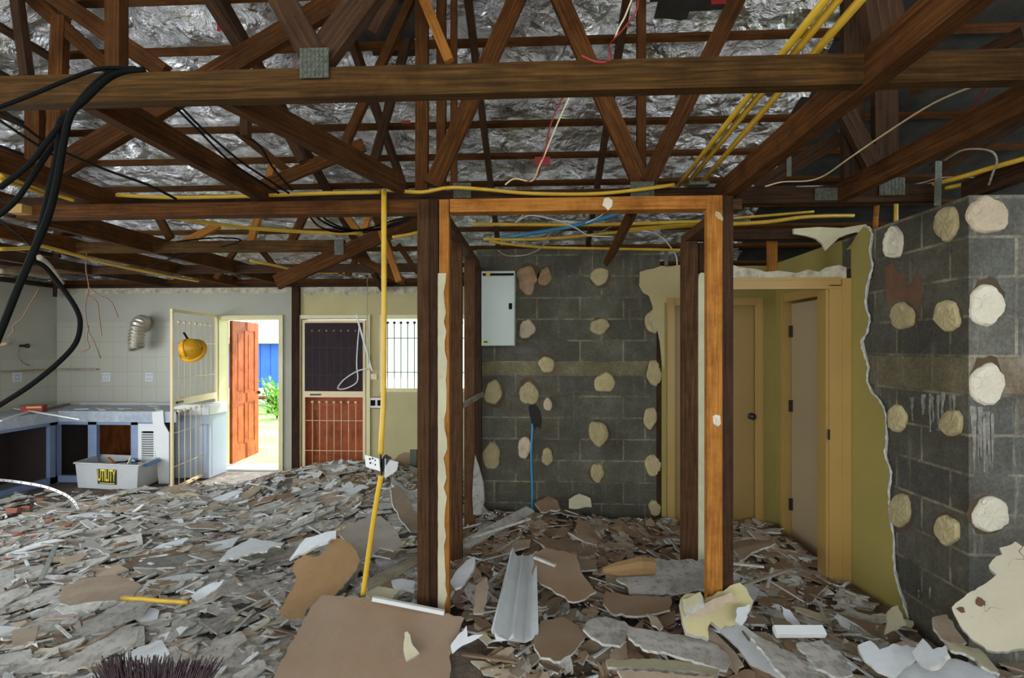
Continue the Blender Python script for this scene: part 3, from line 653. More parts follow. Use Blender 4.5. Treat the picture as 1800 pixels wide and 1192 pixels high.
# switch, double outlet, torn board patch, conduit box
def fixture(name, px0, py0, px1, py1, Y, th, mat, label, cat, extra=None):
    a, b = P(px0, py0, Y=Y), P(px1, py1, Y=Y)
    t = empty(name, ((a.x+b.x)/2, Y, min(a.z, b.z)), label, cat)
    MB().box(a.x, b.x, Y-th, Y, b.z, a.z).build('plate', mat, t, bevel=.003)
    if extra: extra(t, a, b)
    return t
def ex(t, a, b):
    MB().box((a.x+b.x)/2-.012, (a.x+b.x)/2+.012, YF-.022, YF-.014, (a.z+b.z)/2-.02, (a.z+b.z)/2+.02).build('rocker', 'white', t)
fixture('light_switch', 650, 657, 663, 667, YF-.001, .014, 'gate', 'small cream light switch above the double outlet beside the screen door', 'light switch', ex)
def ex(t, a, b):
    for k in (0, 1):
        x = a.x+(b.x-a.x)*(.25+.46*k); MB().box(x-.028, x+.028, YF-.035, YF-.02, b.z+.03, a.z-.03).build('socket', 'black', t)
    MB().box(a.x-.012, b.x+.012, YF-.012, YF-.001, b.z-.012, a.z+.012).build('mounting_block', 'wood_orange', t)
fixture('power_outlet', 650, 699, 676, 717, YF-.001, .022, 'white', 'white double power outlet with black sockets on the cream wall', 'power outlet', ex)
m = MB(); pts = [(672, 832), (690, 815), (700, 800), (712, 795), (722, 797), (736, 790), (742, 792), (742, 840), (672, 840)]
m.slab([P(x, y, Y=YF-.004) for x, y in pts], .003, (0, -1, 0)); tag(m.build('torn_paper_patch', 'brownpaper'), 'brown torn plasterboard patch low on the cream wall behind the yellow pipe', 'patch')
fixture('junction_box', 722, 790, 734, 822, YF-.006, .05, 'galv', 'small grey metal box low on the cream wall', 'junction box')
# white curtain rail piece and looped white cable on the screen door
a = P(626, 553, Y=YF-.12); b = P(654, 652, Y=YF-.06)
tag(MB().beam(a, b, .022, .012).build('plastic_trunking', 'white'), 'white plastic trunking strip hanging slanted in front of the screen door', 'trunking')
pts = [P(x, y, Y=YF-.09) for x, y in ((632, 570), (629, 600), (627, 640), (629, 665), (624, 675), (608, 683), (597, 684), (594, 681), (603, 669), (618, 658), (632, 651), (646, 648))]
tag(MB().tube(smooth_path(pts), .0085, 6).build('white_cable', 'white', smooth=True), 'looped white cable dangling in front of the screen door', 'cable')
# ---- hall
def arch(x0, x1, ztop, y, lab, wd=.07, t=.02):
    m = MB()
    for (a, b) in ((x0-wd, x0), (x1, x1+wd)):
        m.box(a, b, y-t, y, 0, ztop+wd); m.box(a+.012, b-.012, y-t-.006, y-t, 0, ztop+wd-.012)
    m.box(x0, x1, y-t, y, ztop, ztop+wd); m.box(x0, x1, y-t-.006, y-t, ztop+.012, ztop+wd-.012)
    return m
m = arch(XD0+.075, XD1-.05, 2.04, YB-.03, ''); struct(m.build('door_3_frame', 'tan2'))
d3 = empty('door_3', ((XD0+XD1)/2, YB, 0), None, None, kind='structure')
MB().box(XD0+.06, XD1-.04, YB+.0, YB+.035, 0, 2.05).build('door_leaf', 'tan', d3)
kp = P(1321, 732, Y=YB-.02); m = MB(); m.lathe([(0, 0), (.03, .004), (.03, .008), (.012, .012), (.012, .03), (.027, .04), (.03, .055), (.02, .068), (0, .07)], (kp.x, YB, kp.z), (0, -1, 0), 16); m.build('door_knob', 'blackmetal', d3, smooth=True)
d4 = empty('door_4', (XP+.03, (yd0+yd1)/2, 0), None, None, kind='structure')
M['door_grey'] = simple('muted_tan_door_paint', (.36, .27, .15), .45, 0, (.34, .25, .15), 1.2)
MB().box(XP+.035, XP+.07, yd0+.01, yd1-.01, .01, 2.03).build('door_leaf', 'door_grey', d4)
for py in (583, 713, 885):
    c = P(1383, py, X=XP); MB().box(XP+.01, XP+.036, yd1-.035, yd1-.012, c.z-.05, c.z+.05).build('hinge', 'blackmetal', d4)
m = MB()
for (a, b) in ((yd0-.07, yd0), (yd1, yd1+.07)): m.box(XP-.02, XP, a, b, 0, 2.12); m.box(XP-.028, XP-.02, a+.012, b-.02, 0, 2.11)
m.box(XP-.02, XP, yd0, yd1, 2.05, 2.12); m.box(XP-.004, XP+.034, yd1-.004, yd1+.001, 0, 2.05); struct(m.build('door_4_frame', 'tan2'))
# front doorway of the hall: jamb, architrave and head
jx = XW(1452, YH); rx = XW(1488, YH)
m = MB(); m.box(jx, jx+.035, YH, YH+.11, 0, 2.07); m.box(jx+.012, rx-.03, YH-.022, YH, 0, 2.085); m.box(rx-.045, XP-.016, YH-.03, YH-.002, 0, 2.13)
m.box(jx+.02, jx+.05, YH+.03, YH+.06, 0, 2.05)
struct(m.build('trim_1', 'tan2'))
lx = XW(1244, YH)+.002
hz0, hz1 = P(1300, 512, Y=YH).z, P(1300, 489, Y=YH).z
m = MB(); m.box(lx, rx-.05, YH-.022, YH, hz0+.01, hz1); m.box(lx, rx-.05, YH-.03, YH-.022, hz1-.02, hz1); m.box(lx, rx-.05, YH-.028, YH-.022, hz0+.01, hz0+.03); m.box(lx, jx, YH, YH+.11, hz0+.02, hz0+.05)
struct(m.build('trim_2', 'tan2'))
m = MB(); m.box(lx, lx+.03, YH, YH+.11, 0, hz0+.02); m.box(lx, lx+.045, YH-.02, YH, 0, hz0+.01); struct(m.build('trim_3', 'tan2'))
c = P(1469, 769, X=jx); MB().box(jx-.006, jx-.001, YH+.03, YH+.06, c.z-.03, c.z+.03)
tag(MB().box(jx+.0, jx+.012, YH-.028, YH-.021, 1.02, 1.09).build('strike_plate', 'blackmetal'), 'dark strike plate on the tan jamb of the hall doorway', 'strike plate')
# ragged plaster above the hall doorway
pts = [(1244, 489), (1244, 474), (1290, 466), (1300, 470), (1330, 473), (1345, 478), (1370, 476), (1400, 480), (1420, 474), (1440, 478), (1452, 470), (1475, 466), (1488, 470), (1488, 489)]
tag(MB().slab([P(x, y, Y=YH-.004) for x, y in pts], .012, (0, -1, 0)).build('torn_plaster_strip', 'rubblewhite'), 'ragged plaster strip over the head of the hall doorway', 'plaster strip')
pts = [(1395, 402), (1440, 399), (1480, 401), (1522, 394), (1527, 405), (1520, 412), (1505, 408), (1490, 412), (1475, 418), (1462, 430), (1452, 440), (1446, 428), (1436, 420), (1420, 415), (1396, 411)]
tag(MB().slab([P(x, y, Y=YH-.05) for x, y in pts], .02, (0, -1, 0), 0, 0, 1).build('torn_cornice_piece', ['shard_cream', 'gypsum']), 'torn cornice remnant jutting left at the top of the yellow wall', 'plaster strip')
# yellow plasterboard left on the side of the pier, torn along its front edge
xp = XP-.014
edge = [(1487, 440), (1497, 428), (1508, 410), (1520, 396), (1528, 404), (1533, 414), (1529, 440), (1531, 470), (1525, 500), (1521, 530), (1526, 560), (1522, 585), (1515, 600), (1519, 620), (1526, 645), (1522, 668), (1533, 690), (1546, 705), (1555, 735), (1558, 770), (1556, 800), (1563, 830), (1561, 870), (1565, 900), (1569, 950), (1572, 1000), (1580, 1035), (1590, 1062), (1594, 1085)]
pl = [P(x, y, X=xp) for x, y in edge]
low = P(1594, 1085, X=xp); pl = [Vector((xp, YH-.02, pl[0].z))]+pl+[Vector((xp, low.y, .0)), Vector((xp, YH-.02, 0))]
tag(MB().slab(pl, .012, (-1, 0, 0), 0, 0, 1).build('torn_wall_lining', ['yellow', 'gypsum']), 'yellow-green wall lining with a ragged broken front edge beside the hall doorway', 'wall lining')
# gypsum rim along the tear: a thin crumbly bead
m = MB(); rim = [P(x+random.uniform(-1, 2.5), y, X=xp-.002) for x, y in edge[3:]]; rim = smooth_path(rim, 5)
m.tube([p+Vector((0, random.uniform(-.006, .006), 0)) for p in rim], [random.uniform(.003, .010) for _ in rim], 5)
tag(m.build('crumbled_edge', 'gypsum'), 'pale crumbling gypsum edge running down the tear of the yellow lining', 'plaster strip')
pts = [(1125, 478), (1138, 474), (1150, 472), (1163, 467), (1175, 470), (1190, 466), (1202, 466), (1202, 532), (1168, 532), (1168, 650), (1164, 640), (1160, 600), (1156, 580), (1150, 570), (1146, 560), (1148, 540), (1141, 520), (1130, 514), (1124, 502)]
tag(MB().slab([P(x, y, Y=YB-.035) for x, y in pts], .012, (0, -1, 0), 0, 0, 1).build('torn_wall_lining', ['cream_dim' if 'cream_dim' in M else 'yellow', 'gypsum']), 'pale yellow torn lining fragment over the hall door at the end of the block wall', 'wall lining')
tag(MB().box(XW(1155, YB-.02), XW(1164, YB-.02), YB-.02, YB-.001, 0, 1.9).build('wall_stud', 'wood_dark'), 'narrow dark stud between the block wall and the hall door frame', 'stud')

# ---------------------------------------------------------------- adhesive daubs
def daub(outline_c, w_, h_, plane, label, mat='daub', group=None, hollow=False, rough=.12, seed=0):
    rnd = random.Random(int(outline_c[0]*7+outline_c[1])); px, py = outline_c; pt, n = plane; n = Vector(n); m = MB(); N = 26
    ph = [rnd.uniform(0, 6.28) for _ in range(4)]
    def rad(t): return 1+rough*(.5*math.sin(2*t+ph[0])+.35*math.sin(3*t+ph[1])+.3*math.sin(5*t+ph[2]))+rnd.uniform(-.04, .04)
    rr = [rad(2*math.pi*k/N) for k in range(N)]
    rings = ((1.0, 0), (.97, .010), (.88, .020), (.6, .024), (.3, .022))
    if hollow: rings = ((1.0, 0), (.97, .02), (.8, .022), (.72, .006), (.3, .004))
    for s, h in rings:
        for k in range(N):
            t = 2*math.pi*k/N; p = PP(px+math.cos(t)*w_/2*rr[k]*s, py+math.sin(t)*h_/2*rr[k]*s, pt, n)
            m.v.append(tuple(p+n*(h+(rnd.uniform(-.003, .003) if h else 0))))
    m.v.append(tuple(PP(px, py, pt, n)+n*.022)); nr = len(rings)
    for r in range(nr-1):
        for k in range(N): k2 = (k+1) % N; m.face((r*N+k, r*N+k2, (r+1)*N+k2, (r+1)*N+k))
    for k in range(N): m.face(((nr-1)*N+k, (nr-1)*N+(k+1) % N, nr*N))
    bm = m.build('adhesive_daub', mat, smooth=False)
    me = bm.data; b2 = bmesh.new(); b2.from_mesh(me); bmesh.ops.recalc_face_normals(b2, faces=b2.faces); b2.to_mesh(me); b2.free()
    tag(bm, label, 'plaster daub', group)
    if rnd.random() < .75:
        ox, oy = rnd.uniform(-.12, .12)*w_, rnd.uniform(-.15, .15)*h_; m = MB(); L = []
        for k in range(18):
            t = 2*math.pi*k/18; q = rnd.uniform(.98, 1.22); L.append(PP(px+ox+math.cos(t)*w_/2*q, py+oy+math.sin(t)*h_/2*q, pt, n)+n*.0004)
        st_ = m.slab(L, .0004, n).build('glue_stain', 'halo', bm)
    return bm
M['halo'] = simple('brown_glue_halo', (.10, .06, .03), .95, 0, (.055, .045, .03), 8, .2)
pm = ((0, YB-.001, 0), (0, -1, 0))
G = 'adhesive daubs on the middle block wall'
for c, w_, h_, lb, mt in (((926, 492), 38, 46, 'large rough brown daub right of the electrical box, in the top row', 'daub_brown'), ((958, 487), 22, 34, 'narrow brownish daub just right of the large rough one in the top row', 'daub_brown'),
    ((1054, 486), 34, 30, 'round cream daub in the top row, below the hanging thin wire', 'daub'), ((926, 579), 26, 36, 'crumbly upright daub beside the lower corner of the electrical box', 'daub_pink'),
    ((1054, 574), 35, 28, 'smooth oval daub lying sideways, second from the top right of centre', 'daub'), ((1147, 566), 28, 38, 'cream daub under the torn lining at the right end', 'daub'),
    ((961, 641), 27, 30, 'small round daub over the pale narrow block course', 'daub'), ((1150, 656), 27, 45, 'tall oval daub at the right end level with the pale course', 'daub'),
    ((867, 690), 31, 44, 'upright pale daub at the left edge, the higher one', 'daub'), ((930, 692), 33, 42, 'cream daub directly above the blue pipe', 'daub'), ((1063, 673), 36, 36, 'wrinkled round daub just under the pale course, right of centre', 'daub'),
    ((963, 711), 15, 24, 'tiny broken daub right of the blue pipe top', 'daub_pink'), ((1143, 735), 24, 38, 'wedge shaped daub low at the right end', 'daub'), ((1052, 762), 36, 43, 'large stained daub in the middle of the lower right half', 'daub'),
    ((922, 787), 24, 38, 'pinkish daub partly behind the blue pipe', 'daub_pink'), ((962, 803), 21, 30, 'small daub right of the blue pipe, low down', 'daub'), ((864, 802), 33, 46, 'large smooth daub at the left edge, the lower one', 'daub'),
    ((1050, 831), 26, 32, 'small round daub just above the rubble, right of centre', 'daub'), ((1148, 818), 27, 40, 'ringed oval daub low at the right end above the door foot', 'daub'), ((1151, 893), 22, 28, 'lowest cream daub at the right end touching the rubble', 'daub')):
    daub(c, w_, h_, pm, lb+', on the middle block wall' if 'block wall' not in lb and len(lb.split()) < 12 else lb, mt, G, rough=.2 if 'rough' in lb or 'crumbly' in lb else .13)
px_ = ((XP-.001, 0, 0), (-1, 0, 0)); G = 'adhesive daubs on the shaded side of the block pier'
for c, w_, h_, lb, mt, ho in (((1573, 427), 34, 54, 'hollow ring shaped daub high on the shaded side of the block pier', 'daub_white', True), ((1666, 393), 40, 64, 'tall cream daub at the top of the shaded pier side near the corner', 'daub', False),
    ((1588, 556), 44, 46, 'cracked round daub under the rusty stain on the shaded pier side', 'daub', False), ((1667, 555), 46, 54, 'round daub with brown edge near the corner on the shaded pier side, at head height', 'daub', False),
    ((1579, 736), 34, 46, 'pale oval daub near the torn yellow lining at waist height', 'daub', False), ((1675, 744), 38, 50, 'pale oval daub near the pier corner at waist height, shaded side', 'daub', False),
    ((1583, 898), 40, 58, 'tall daub low down against the torn edge of the yellow lining', 'daub', False), ((1667, 932), 42, 54, 'leaning oval daub low near the corner on the shaded pier side', 'daub', False)):
    daub(c, w_, h_, px_, lb, mt, G, ho)
py_ = ((0, YP-.003, 0), (0, -1, 0)); G = 'adhesive daubs on the lit front of the block pier'
for c, w_, h_, lb, mt in (((1734, 379), 70, 68, 'largest pinkish cracked daub at the top of the lit pier front', 'daub_pink'), ((1732, 537), 58, 78, 'smooth egg shaped daub, second from the top on the lit pier front', 'daub_white'),
    ((1733, 676), 58, 78, 'deeply cracked white daub above the white drips on the lit pier front', 'daub_white'), ((1740, 904), 64, 62, 'lumpy white daub with rusty left edge low on the lit pier front', 'daub_white')):
    daub(c, w_, h_, py_, lb, mt, G, rough=.1)
# loose torn fringe of plasterboard at the post by the block wall
pts = [(835, 800), (842, 820), (850, 850), (852, 880), (845, 905), (832, 905), (830, 870), (832, 830)]
tag(MB().slab([P(x, y, D=4.25) for x, y in pts], .012, (0, -1, 0), 0, 0, 1).build('plasterboard_shard', ['shard_grey', 'gypsum']), 'tall grey shard leaning on the third middle post at the end of the block wall', 'plasterboard')

# dried white drips on the pier
M['drip'] = simple('dried_white_drip', (.34, .32, .27), .95, 0, (.12, .11, .09), 30, .3)
rd = random.Random(5)
def drips(x0, x1, ytop, ybot, n, pl, label):
    m = MB()
    for k in range(n):
        x = rd.uniform(x0, x1); y0 = ytop+rd.uniform(-3, 12); y1 = rd.uniform((ytop+ybot)/2, ybot); w0 = rd.uniform(.5, 4.5); L = []; Rr = []
        for j in range(9):
            y = y0+(y1-y0)*j/8; w_ = max(.3, w0*(1-.7*j/8)+rd.uniform(-1, 1)); L.append((x-w_, y)); Rr.append((x+w_, y)); x += rd.uniform(-.8, .8)
        nv_ = Vector(pl[1]); m.slab([PP(a, b_, pl[0], pl[1])+nv_*(.0012+.0002*k) for a, b_ in L+Rr[::-1]], .001, nv_)
    tag(m.build('dried_drip', 'drip'), label, 'stain')
drips(1708, 1744, 716, 842, 9, py_, 'white plaster drips running down the lit pier front below the third daub')
drips(1602, 1682, 690, 760, 9, px_, 'faint white drips on the shaded pier side at waist height')
drips(1612, 1650, 1030, 1068, 2, px_, 'two short pale streaks at the foot of the shaded pier side')
# ---------------------------------------------------------------- electrical box
a, b = P(846, 476, Y=4.60), P(905, 608, Y=4.60)
eb = empty('electrical_box', ((a.x+b.x)/2, 4.7, b.z), 'pale grey electrical box mounted high at the left end of the block wall', 'electrical box')
M['boxgrey'] = simple('pale_grey_enamel', (.46, .51, .46), .5, 0, (.42, .465, .42), 2)
MB().box(a.x, b.x, 4.62, 4.798, b.z, a.z).build('body', 'boxgrey', eb, bevel=.004)
MB().box(a.x+.004, b.x-.004, 4.605, 4.619, b.z+.004, a.z-.05).build('door', 'boxgrey', eb, bevel=.003)
MB().box(a.x+.01, b.x-.01, 4.612, 4.6185, a.z-.042, a.z-.022).build('black_strip', 'black', eb)
MB().lathe([(0, 0), (.02, 0), (.02, .006), (0, .006)], (a.x+.06, 4.612, a.z-.032), (0, -1, 0), 14).build('round_badge', 'conduit', eb)
MB().box(b.x-.055, b.x-.025, 4.598, 4.604, (a.z+b.z)/2-.01, (a.z+b.z)/2+.045).build('latch', 'black', eb)
M['label_green'] = simple('yellow_green_label', (.45, .60, .08), .5); l_ = MB().box(a.x+.012, a.x+.065, 4.601, 4.6045, b.z+.02, b.z+.05).build('warning_label', 'label_green', eb)
MB().box(a.x+.022, a.x+.055, 4.5995, 4.6008, b.z+.03, b.z+.04).build('label_mark', 'black', eb)
# blue pipe rising from the rubble with a broken chase above
pts = [P(x, y, Y=YB-.03) for x, y in ((936, 905), (936, 860), (934, 800), (936, 755), (935, 745))]
tag(MB().tube(smooth_path(pts), .012, 8).build('water_pipe', 'blue_pipe', smooth=True), 'blue pipe standing against the middle block wall, rising from the rubble', 'pipe')
pts = [(933, 706), (940, 703), (943, 712), (950, 722), (953, 740), (950, 755), (944, 748), (940, 757), (935, 745), (931, 730), (929, 715)]
tag(MB().slab([P(x, y, Y=YB-.003) for x, y in pts], .002, (0, -1, 0)).build('broken_chase', 'dark'), 'black broken hole in the block wall above the blue pipe', 'hole')
# rusty stain patches
M['rust'] = simple('rusty_glue_stain', (.12, .055, .03), .95, 0, (.17, .09, .05), 9, .3)
for nm, pts, pl, lb in (('glue_stain', [(1555, 470), (1568, 462), (1580, 480), (1590, 478), (1588, 500), (1600, 500), (1612, 475), (1621, 500), (1620, 530), (1612, 545), (1600, 530), (1580, 525), (1562, 540), (1558, 510)], px_, 'rust brown glue stain between two daubs on the shaded pier side'),):
    tag(MB().slab([PP(x, y, pl[0], pl[1])+Vector(pl[1])*.001 for x, y in pts], .001, pl[1]).build(nm, 'rust'), lb, 'stain')
# ================================================================ KITCHEN
bh = .88; fx = -5.88; fy = 6.02
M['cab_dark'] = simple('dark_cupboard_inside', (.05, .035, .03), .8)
def cab(name, label, wall, u0, u1, back='cab_dark', post=.07, z1=bh-.13):
    """open fronted built-in cupboard bay, wall 'far' runs along x, 'side' along y"""
    t = empty(name, ((u0+u1)/2, fy+.3, 0) if wall == 'far' else (fx-.3, (u0+u1)/2, 0), label, 'cupboard')
    m = MB()
    if wall == 'far':
        m.box(u0, u0+post, fy, fy+.05, 0, z1); m.box(u1-post*.4, u1, fy, fy+.05, 0, z1); m.box(u0, u1, fy, fy+.05, z1-.04, z1); m.box(u0, u1, fy, fy+.05, 0, .08)
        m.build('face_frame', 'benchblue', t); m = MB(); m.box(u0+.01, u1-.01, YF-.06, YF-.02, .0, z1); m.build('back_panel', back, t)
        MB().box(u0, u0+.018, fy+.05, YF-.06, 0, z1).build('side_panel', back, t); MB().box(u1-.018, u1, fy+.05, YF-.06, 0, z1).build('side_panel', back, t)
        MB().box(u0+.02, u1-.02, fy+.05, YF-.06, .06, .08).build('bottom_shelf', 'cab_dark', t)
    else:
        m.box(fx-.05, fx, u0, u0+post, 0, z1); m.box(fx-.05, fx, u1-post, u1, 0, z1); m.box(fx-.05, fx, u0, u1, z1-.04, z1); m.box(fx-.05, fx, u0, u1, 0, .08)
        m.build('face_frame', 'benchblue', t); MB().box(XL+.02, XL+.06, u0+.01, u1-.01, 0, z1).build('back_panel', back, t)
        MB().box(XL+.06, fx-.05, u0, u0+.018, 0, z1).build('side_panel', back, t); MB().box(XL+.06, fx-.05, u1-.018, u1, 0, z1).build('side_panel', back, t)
    return t
xq = lambda px: XW(px, fy)
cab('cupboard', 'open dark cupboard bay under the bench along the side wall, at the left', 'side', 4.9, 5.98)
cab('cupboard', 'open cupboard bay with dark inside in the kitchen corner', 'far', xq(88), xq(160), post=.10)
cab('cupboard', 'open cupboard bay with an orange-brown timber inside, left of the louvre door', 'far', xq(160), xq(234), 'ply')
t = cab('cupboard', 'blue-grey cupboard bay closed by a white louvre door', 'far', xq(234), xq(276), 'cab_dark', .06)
l0, l1 = xq(245), xq(275)
m = MB(); m.box(l0, l0+.045, fy-.022, fy-.001, .06, .73); m.box(l1-.02, l1, fy-.022, fy-.001, .06, .73); m.box(l0+.045, l1-.02, fy-.022, fy-.001, .64, .73); m.box(l0+.045, l1-.02, fy-.022, fy-.001, .06, .12)
for k in range(18): z = .13+k*.028; m.beam((l0+.045, fy-.012, z), (l1-.02, fy-.012, z), .024, .004, (0, .8, .6))
m.build('louvre_door', 'white', t)
# tiled edged bench top: one L shaped slab
m = MB(); x1 = xq(312)
L = [(XL+.01, 4.4), (fx+.02, 4.4), (fx+.02, fy-.02), (x1, fy-.02), (x1, YF-.014), (XL+.01, YF-.014)]
m.slab([(x, y, bh) for x, y in L], .035, (0, 0, 1))
bt = m.build('bench_top', 'benchtop')
m = MB(); m.box(fx-.02, x1, fy-.03, fy+.0, bh-.13, bh-.003); m.box(fx-.01, fx+.025, 4.4, fy-.03, bh-.13, bh-.003)
tag(bt, 'L shaped speckled grey kitchen bench top with a broken patterned edge', 'bench top', rec=False)
M['benchedge'] = paper('patterned_bench_edge', (.50, .54, .60), (.36, .40, .46), (.20, .22, .26), .58, .05)
m.build('edge_strip', 'benchedge', bt)
def flat(name, mat, pts, Z, th, label, cat, n=(0, 0, 1)):
    return tag(MB().slab([P(x, y, Z=Z+th) for x, y in pts], th, n).build(name, mat), label, cat)
# things on the bench
a = P(40, 722, D=6.15); b = P(79, 722, D=6.2)
t = empty('red_carton', (a.x, a.y, bh), 'small dark red carton with a yellow stripe lying on the kitchen bench', 'box')
MB().beam((a.x, a.y, bh+.041), (b.x, b.y, bh+.041), .08, .09, (0, 1, 0)).build('body', 'red', t)
M['orangey'] = simple('orange_print', (.75, .38, .05), .5); MB().beam((a.x+.07, a.y-.0005, bh+.06), (b.x-.01, b.y-.0005, bh+.06), .02, .0925, (0, 1, 0)).build('stripe', 'orangey', t)
z = bh+.012
for k, (p, q, wd, lb) in enumerate((((0, 714), (142, 737), .03, 'long white strip lying across the bench from the left edge'), ((0, 740), (48, 724), .03, 'short white strip at the left end of the bench'),
      ((78, 719), (142, 705), .05, 'pale timber strip behind the red carton on the bench'))):
    a_, b_ = P(*p, Z=z+.006), P(*q, Z=z+.006)
    if b_.y > YF-.05: b_ = a_+(b_-a_)*((YF-.05-a_.y)/(b_.y-a_.y))
    tag(MB().beam(a_, b_, wd, .012, (0, 0, 1)).build('strip_offcut', 'white' if k < 2 else 'wood_grey'), lb, 'strip')
tag(MB().beam((XW(136, 6.55), 6.6, bh+.012), (XW(296, 6.55), 6.6, bh+.012), .05, .015, (0, .6, .8)).build('strip_offcut', 'shard_white'), 'white strip lying along the foot of the tiles on the far bench', 'strip')
rb = random.Random(4); ORD16 = 'first second third fourth fifth sixth seventh eighth ninth tenth eleventh twelfth thirteenth fourteenth fifteenth sixteenth'.split()
for k in range(16):
    x = -5.85+(xq(300)+5.85)*(k+rb.uniform(.1, .9))/16; y = rb.uniform(6.08, 6.5); s = rb.uniform(.03, .11)
    pts = [(x+math.cos(t)*s*rb.uniform(.6, 1.2), y+math.sin(t)*s*.6*rb.uniform(.6, 1.2), bh+.008) for t in (0, 1.2, 2.4, 3.6, 5)]
    tag(MB().slab(pts, .007, (0, 0, 1)).build('plaster_flake', 'shard_white' if k % 2 else 'shard_grey'), ORD16[k]+' from the left of the small plaster flakes on the far kitchen bench', 'flake', 'plaster flakes on the far bench')
# rail on the side and far walls
m = MB(); z = P(100, 649, Y=YF).z; m.tube([(XL+.04, 4.6, z), (XL+.04, YF-.05, z)], .012, 6); m.tube([(XL+.04, YF-.05, z), (XW(176, YF), YF-.05, z)], .012, 6)
for x in (XL+.5,): m.box(x, x+.02, YF-.05, YF-.012, z-.015, z+.015)
tag(m.build('wall_pipe', 'wood_grey'), 'thin grey pipe running along the kitchen tiles above the bench', 'pipe')
for px, y0, lb in ((187, 663, 'single patterned tile left of the other one on the far kitchen wall'), (262, 663, 'single patterned tile nearest the open grille')):
    c = P(px, y0, Y=YF-.013); t = empty('patterned_tile', (c.x, c.y, c.z-.06), lb, 'tile')
    MB().box(c.x-.05, c.x+.05, c.y-.003, c.y, c.z-.055, c.z+.055).build('tile', 'white', t)
    m = MB()
    for sx in (-1, 1):
        for sz in (-1, 1): m.lathe([(.012, 0), (.02, 0), (.02, .002), (.012, .002)], (c.x+sx*.022, c.y-.0035, c.z+sz*.025), (0, -1, 0), 10)
    m.build('leaf_motif', 'benchblue', t)
c = P(30, 663, X=XL+.009); t = empty('patterned_tile', (c.x, c.y, c.z-.06), 'single patterned tile on the kitchen side wall at the far left', 'tile')
MB().box(c.x, c.x+.003, c.y-.055, c.y+.055, c.z-.055, c.z+.055).build('tile', 'white', t)
m = MB()
for sx in (-1, 1):
    for sz in (-1, 1): m.lathe([(.012, 0), (.02, 0), (.02, .002), (.012, .002)], (c.x+.0035, c.y+sx*.022, c.z+sz*.025), (1, 0, 0), 10)
m.build('leaf_motif', 'benchblue', t)
# taps left in the side wall
t = empty('wall_tap', P(36, 606, X=XL+.01), 'old wall tap stub with a thin hose on the kitchen side wall', 'tap')
c = P(36, 608, X=XL+.01); m = MB(); m.tube([c, c+Vector((.08, 0, 0))], .018, 8); m.lathe([(0, 0), (.03, 0), (.03, .02), (0, .02)], c+Vector((.08, 0, 0)), (1, 0, 0), 10); m.build('spout', 'blackmetal', t)
m = MB(); m.tube(smooth_path([P(34, 612, X=XL+.08), P(33, 625, X=XL+.07), P(40, 637, X=XL+.05), P(53, 643, X=XL+.05)]), .008, 6); m.build('hose', 'wood_grey', t)
c = P(12, 603, X=XL+.05); tag(MB().tube([P(2, 606, X=XL+.02), P(9, 604, X=XL+.10), P(16, 600, X=XL+.02)], .018, 8).build('plastic_elbow', 'gate'), 'cream plastic pipe elbow on the kitchen side wall at the far left', 'pipe')
# flexible silver duct hanging from the wall
M['ductmetal'] = simple('silver_duct', (.62, .58, .48), .35, .7, (.5, .46, .38), 9)
path = smooth_path([P(252, 572, Y=YF-.03), P(250, 566, Y=YF-.16), P(243, 573, Y=YF-.24), P(240, 590, Y=YF-.25), P(239, 606, Y=YF-.24), P(241, 613, Y=YF-.24)], 16)
m = MB(); m.tube(path, [.085+.012*math.sin(k*2*math.pi/5) for k in range(len(path))], 18, cap=False)
tag(m.build('flexible_duct', 'ductmetal', smooth=True), 'ribbed silver flexible duct curling out of the kitchen wall', 'duct')
# white upright panel beside the louvre door, pale blue appliance behind the grille
pts = [P(268, 724, D=6.2), P(288, 722, D=6.2), P(290, 745, D=6.2), P(299, 760, D=6.2), P(299, 862, D=6.2), P(280, 862, D=6.2), P(275, 800, D=6.2), P(270, 748, D=6.2)]
for p in pts: p.z = max(p.z, .012)
tag(MB().slab([Vector((p.x, fy-.05, p.z)) for p in pts], .012, (0, -1, 0)).build('loose_panel', 'white'), 'loose white panel standing between louvre door and open grille', 'panel')
a, b = P(308, 705, Y=5.95+.35), P(374, 850, Y=5.95+.35)
t = empty('chest_appliance', ((a.x+b.x)/2, 6.4, 0), 'pale blue ribbed appliance body standing behind the open grille', 'appliance')
M['paleblue'] = simple('pale_blue_enamel', (.46, .52, .62), .5, 0, (.40, .46, .56), 3)
ax0, ax1 = XW(312, 6.3), XW(376, 6.3)-.03
m = MB(); m.box(ax0, ax1, 6.25, YF-.03, .01, .80)
for k in range(8): x = ax0+.06+k*.06; m.box(x, x+.012, 6.244, 6.25, .05, .70)
m.build('body', 'paleblue', t, bevel=.01); MB().box(ax0-.015, ax1+.01, 6.235, YF-.025, .80, .94).build('lid', 'white', t, bevel=.015)
MB().tube([(ax0+.06, 6.3, .94), (ax0+.06, 6.3, 1.02)], .05, 12).build('filler_neck', 'gate', t)
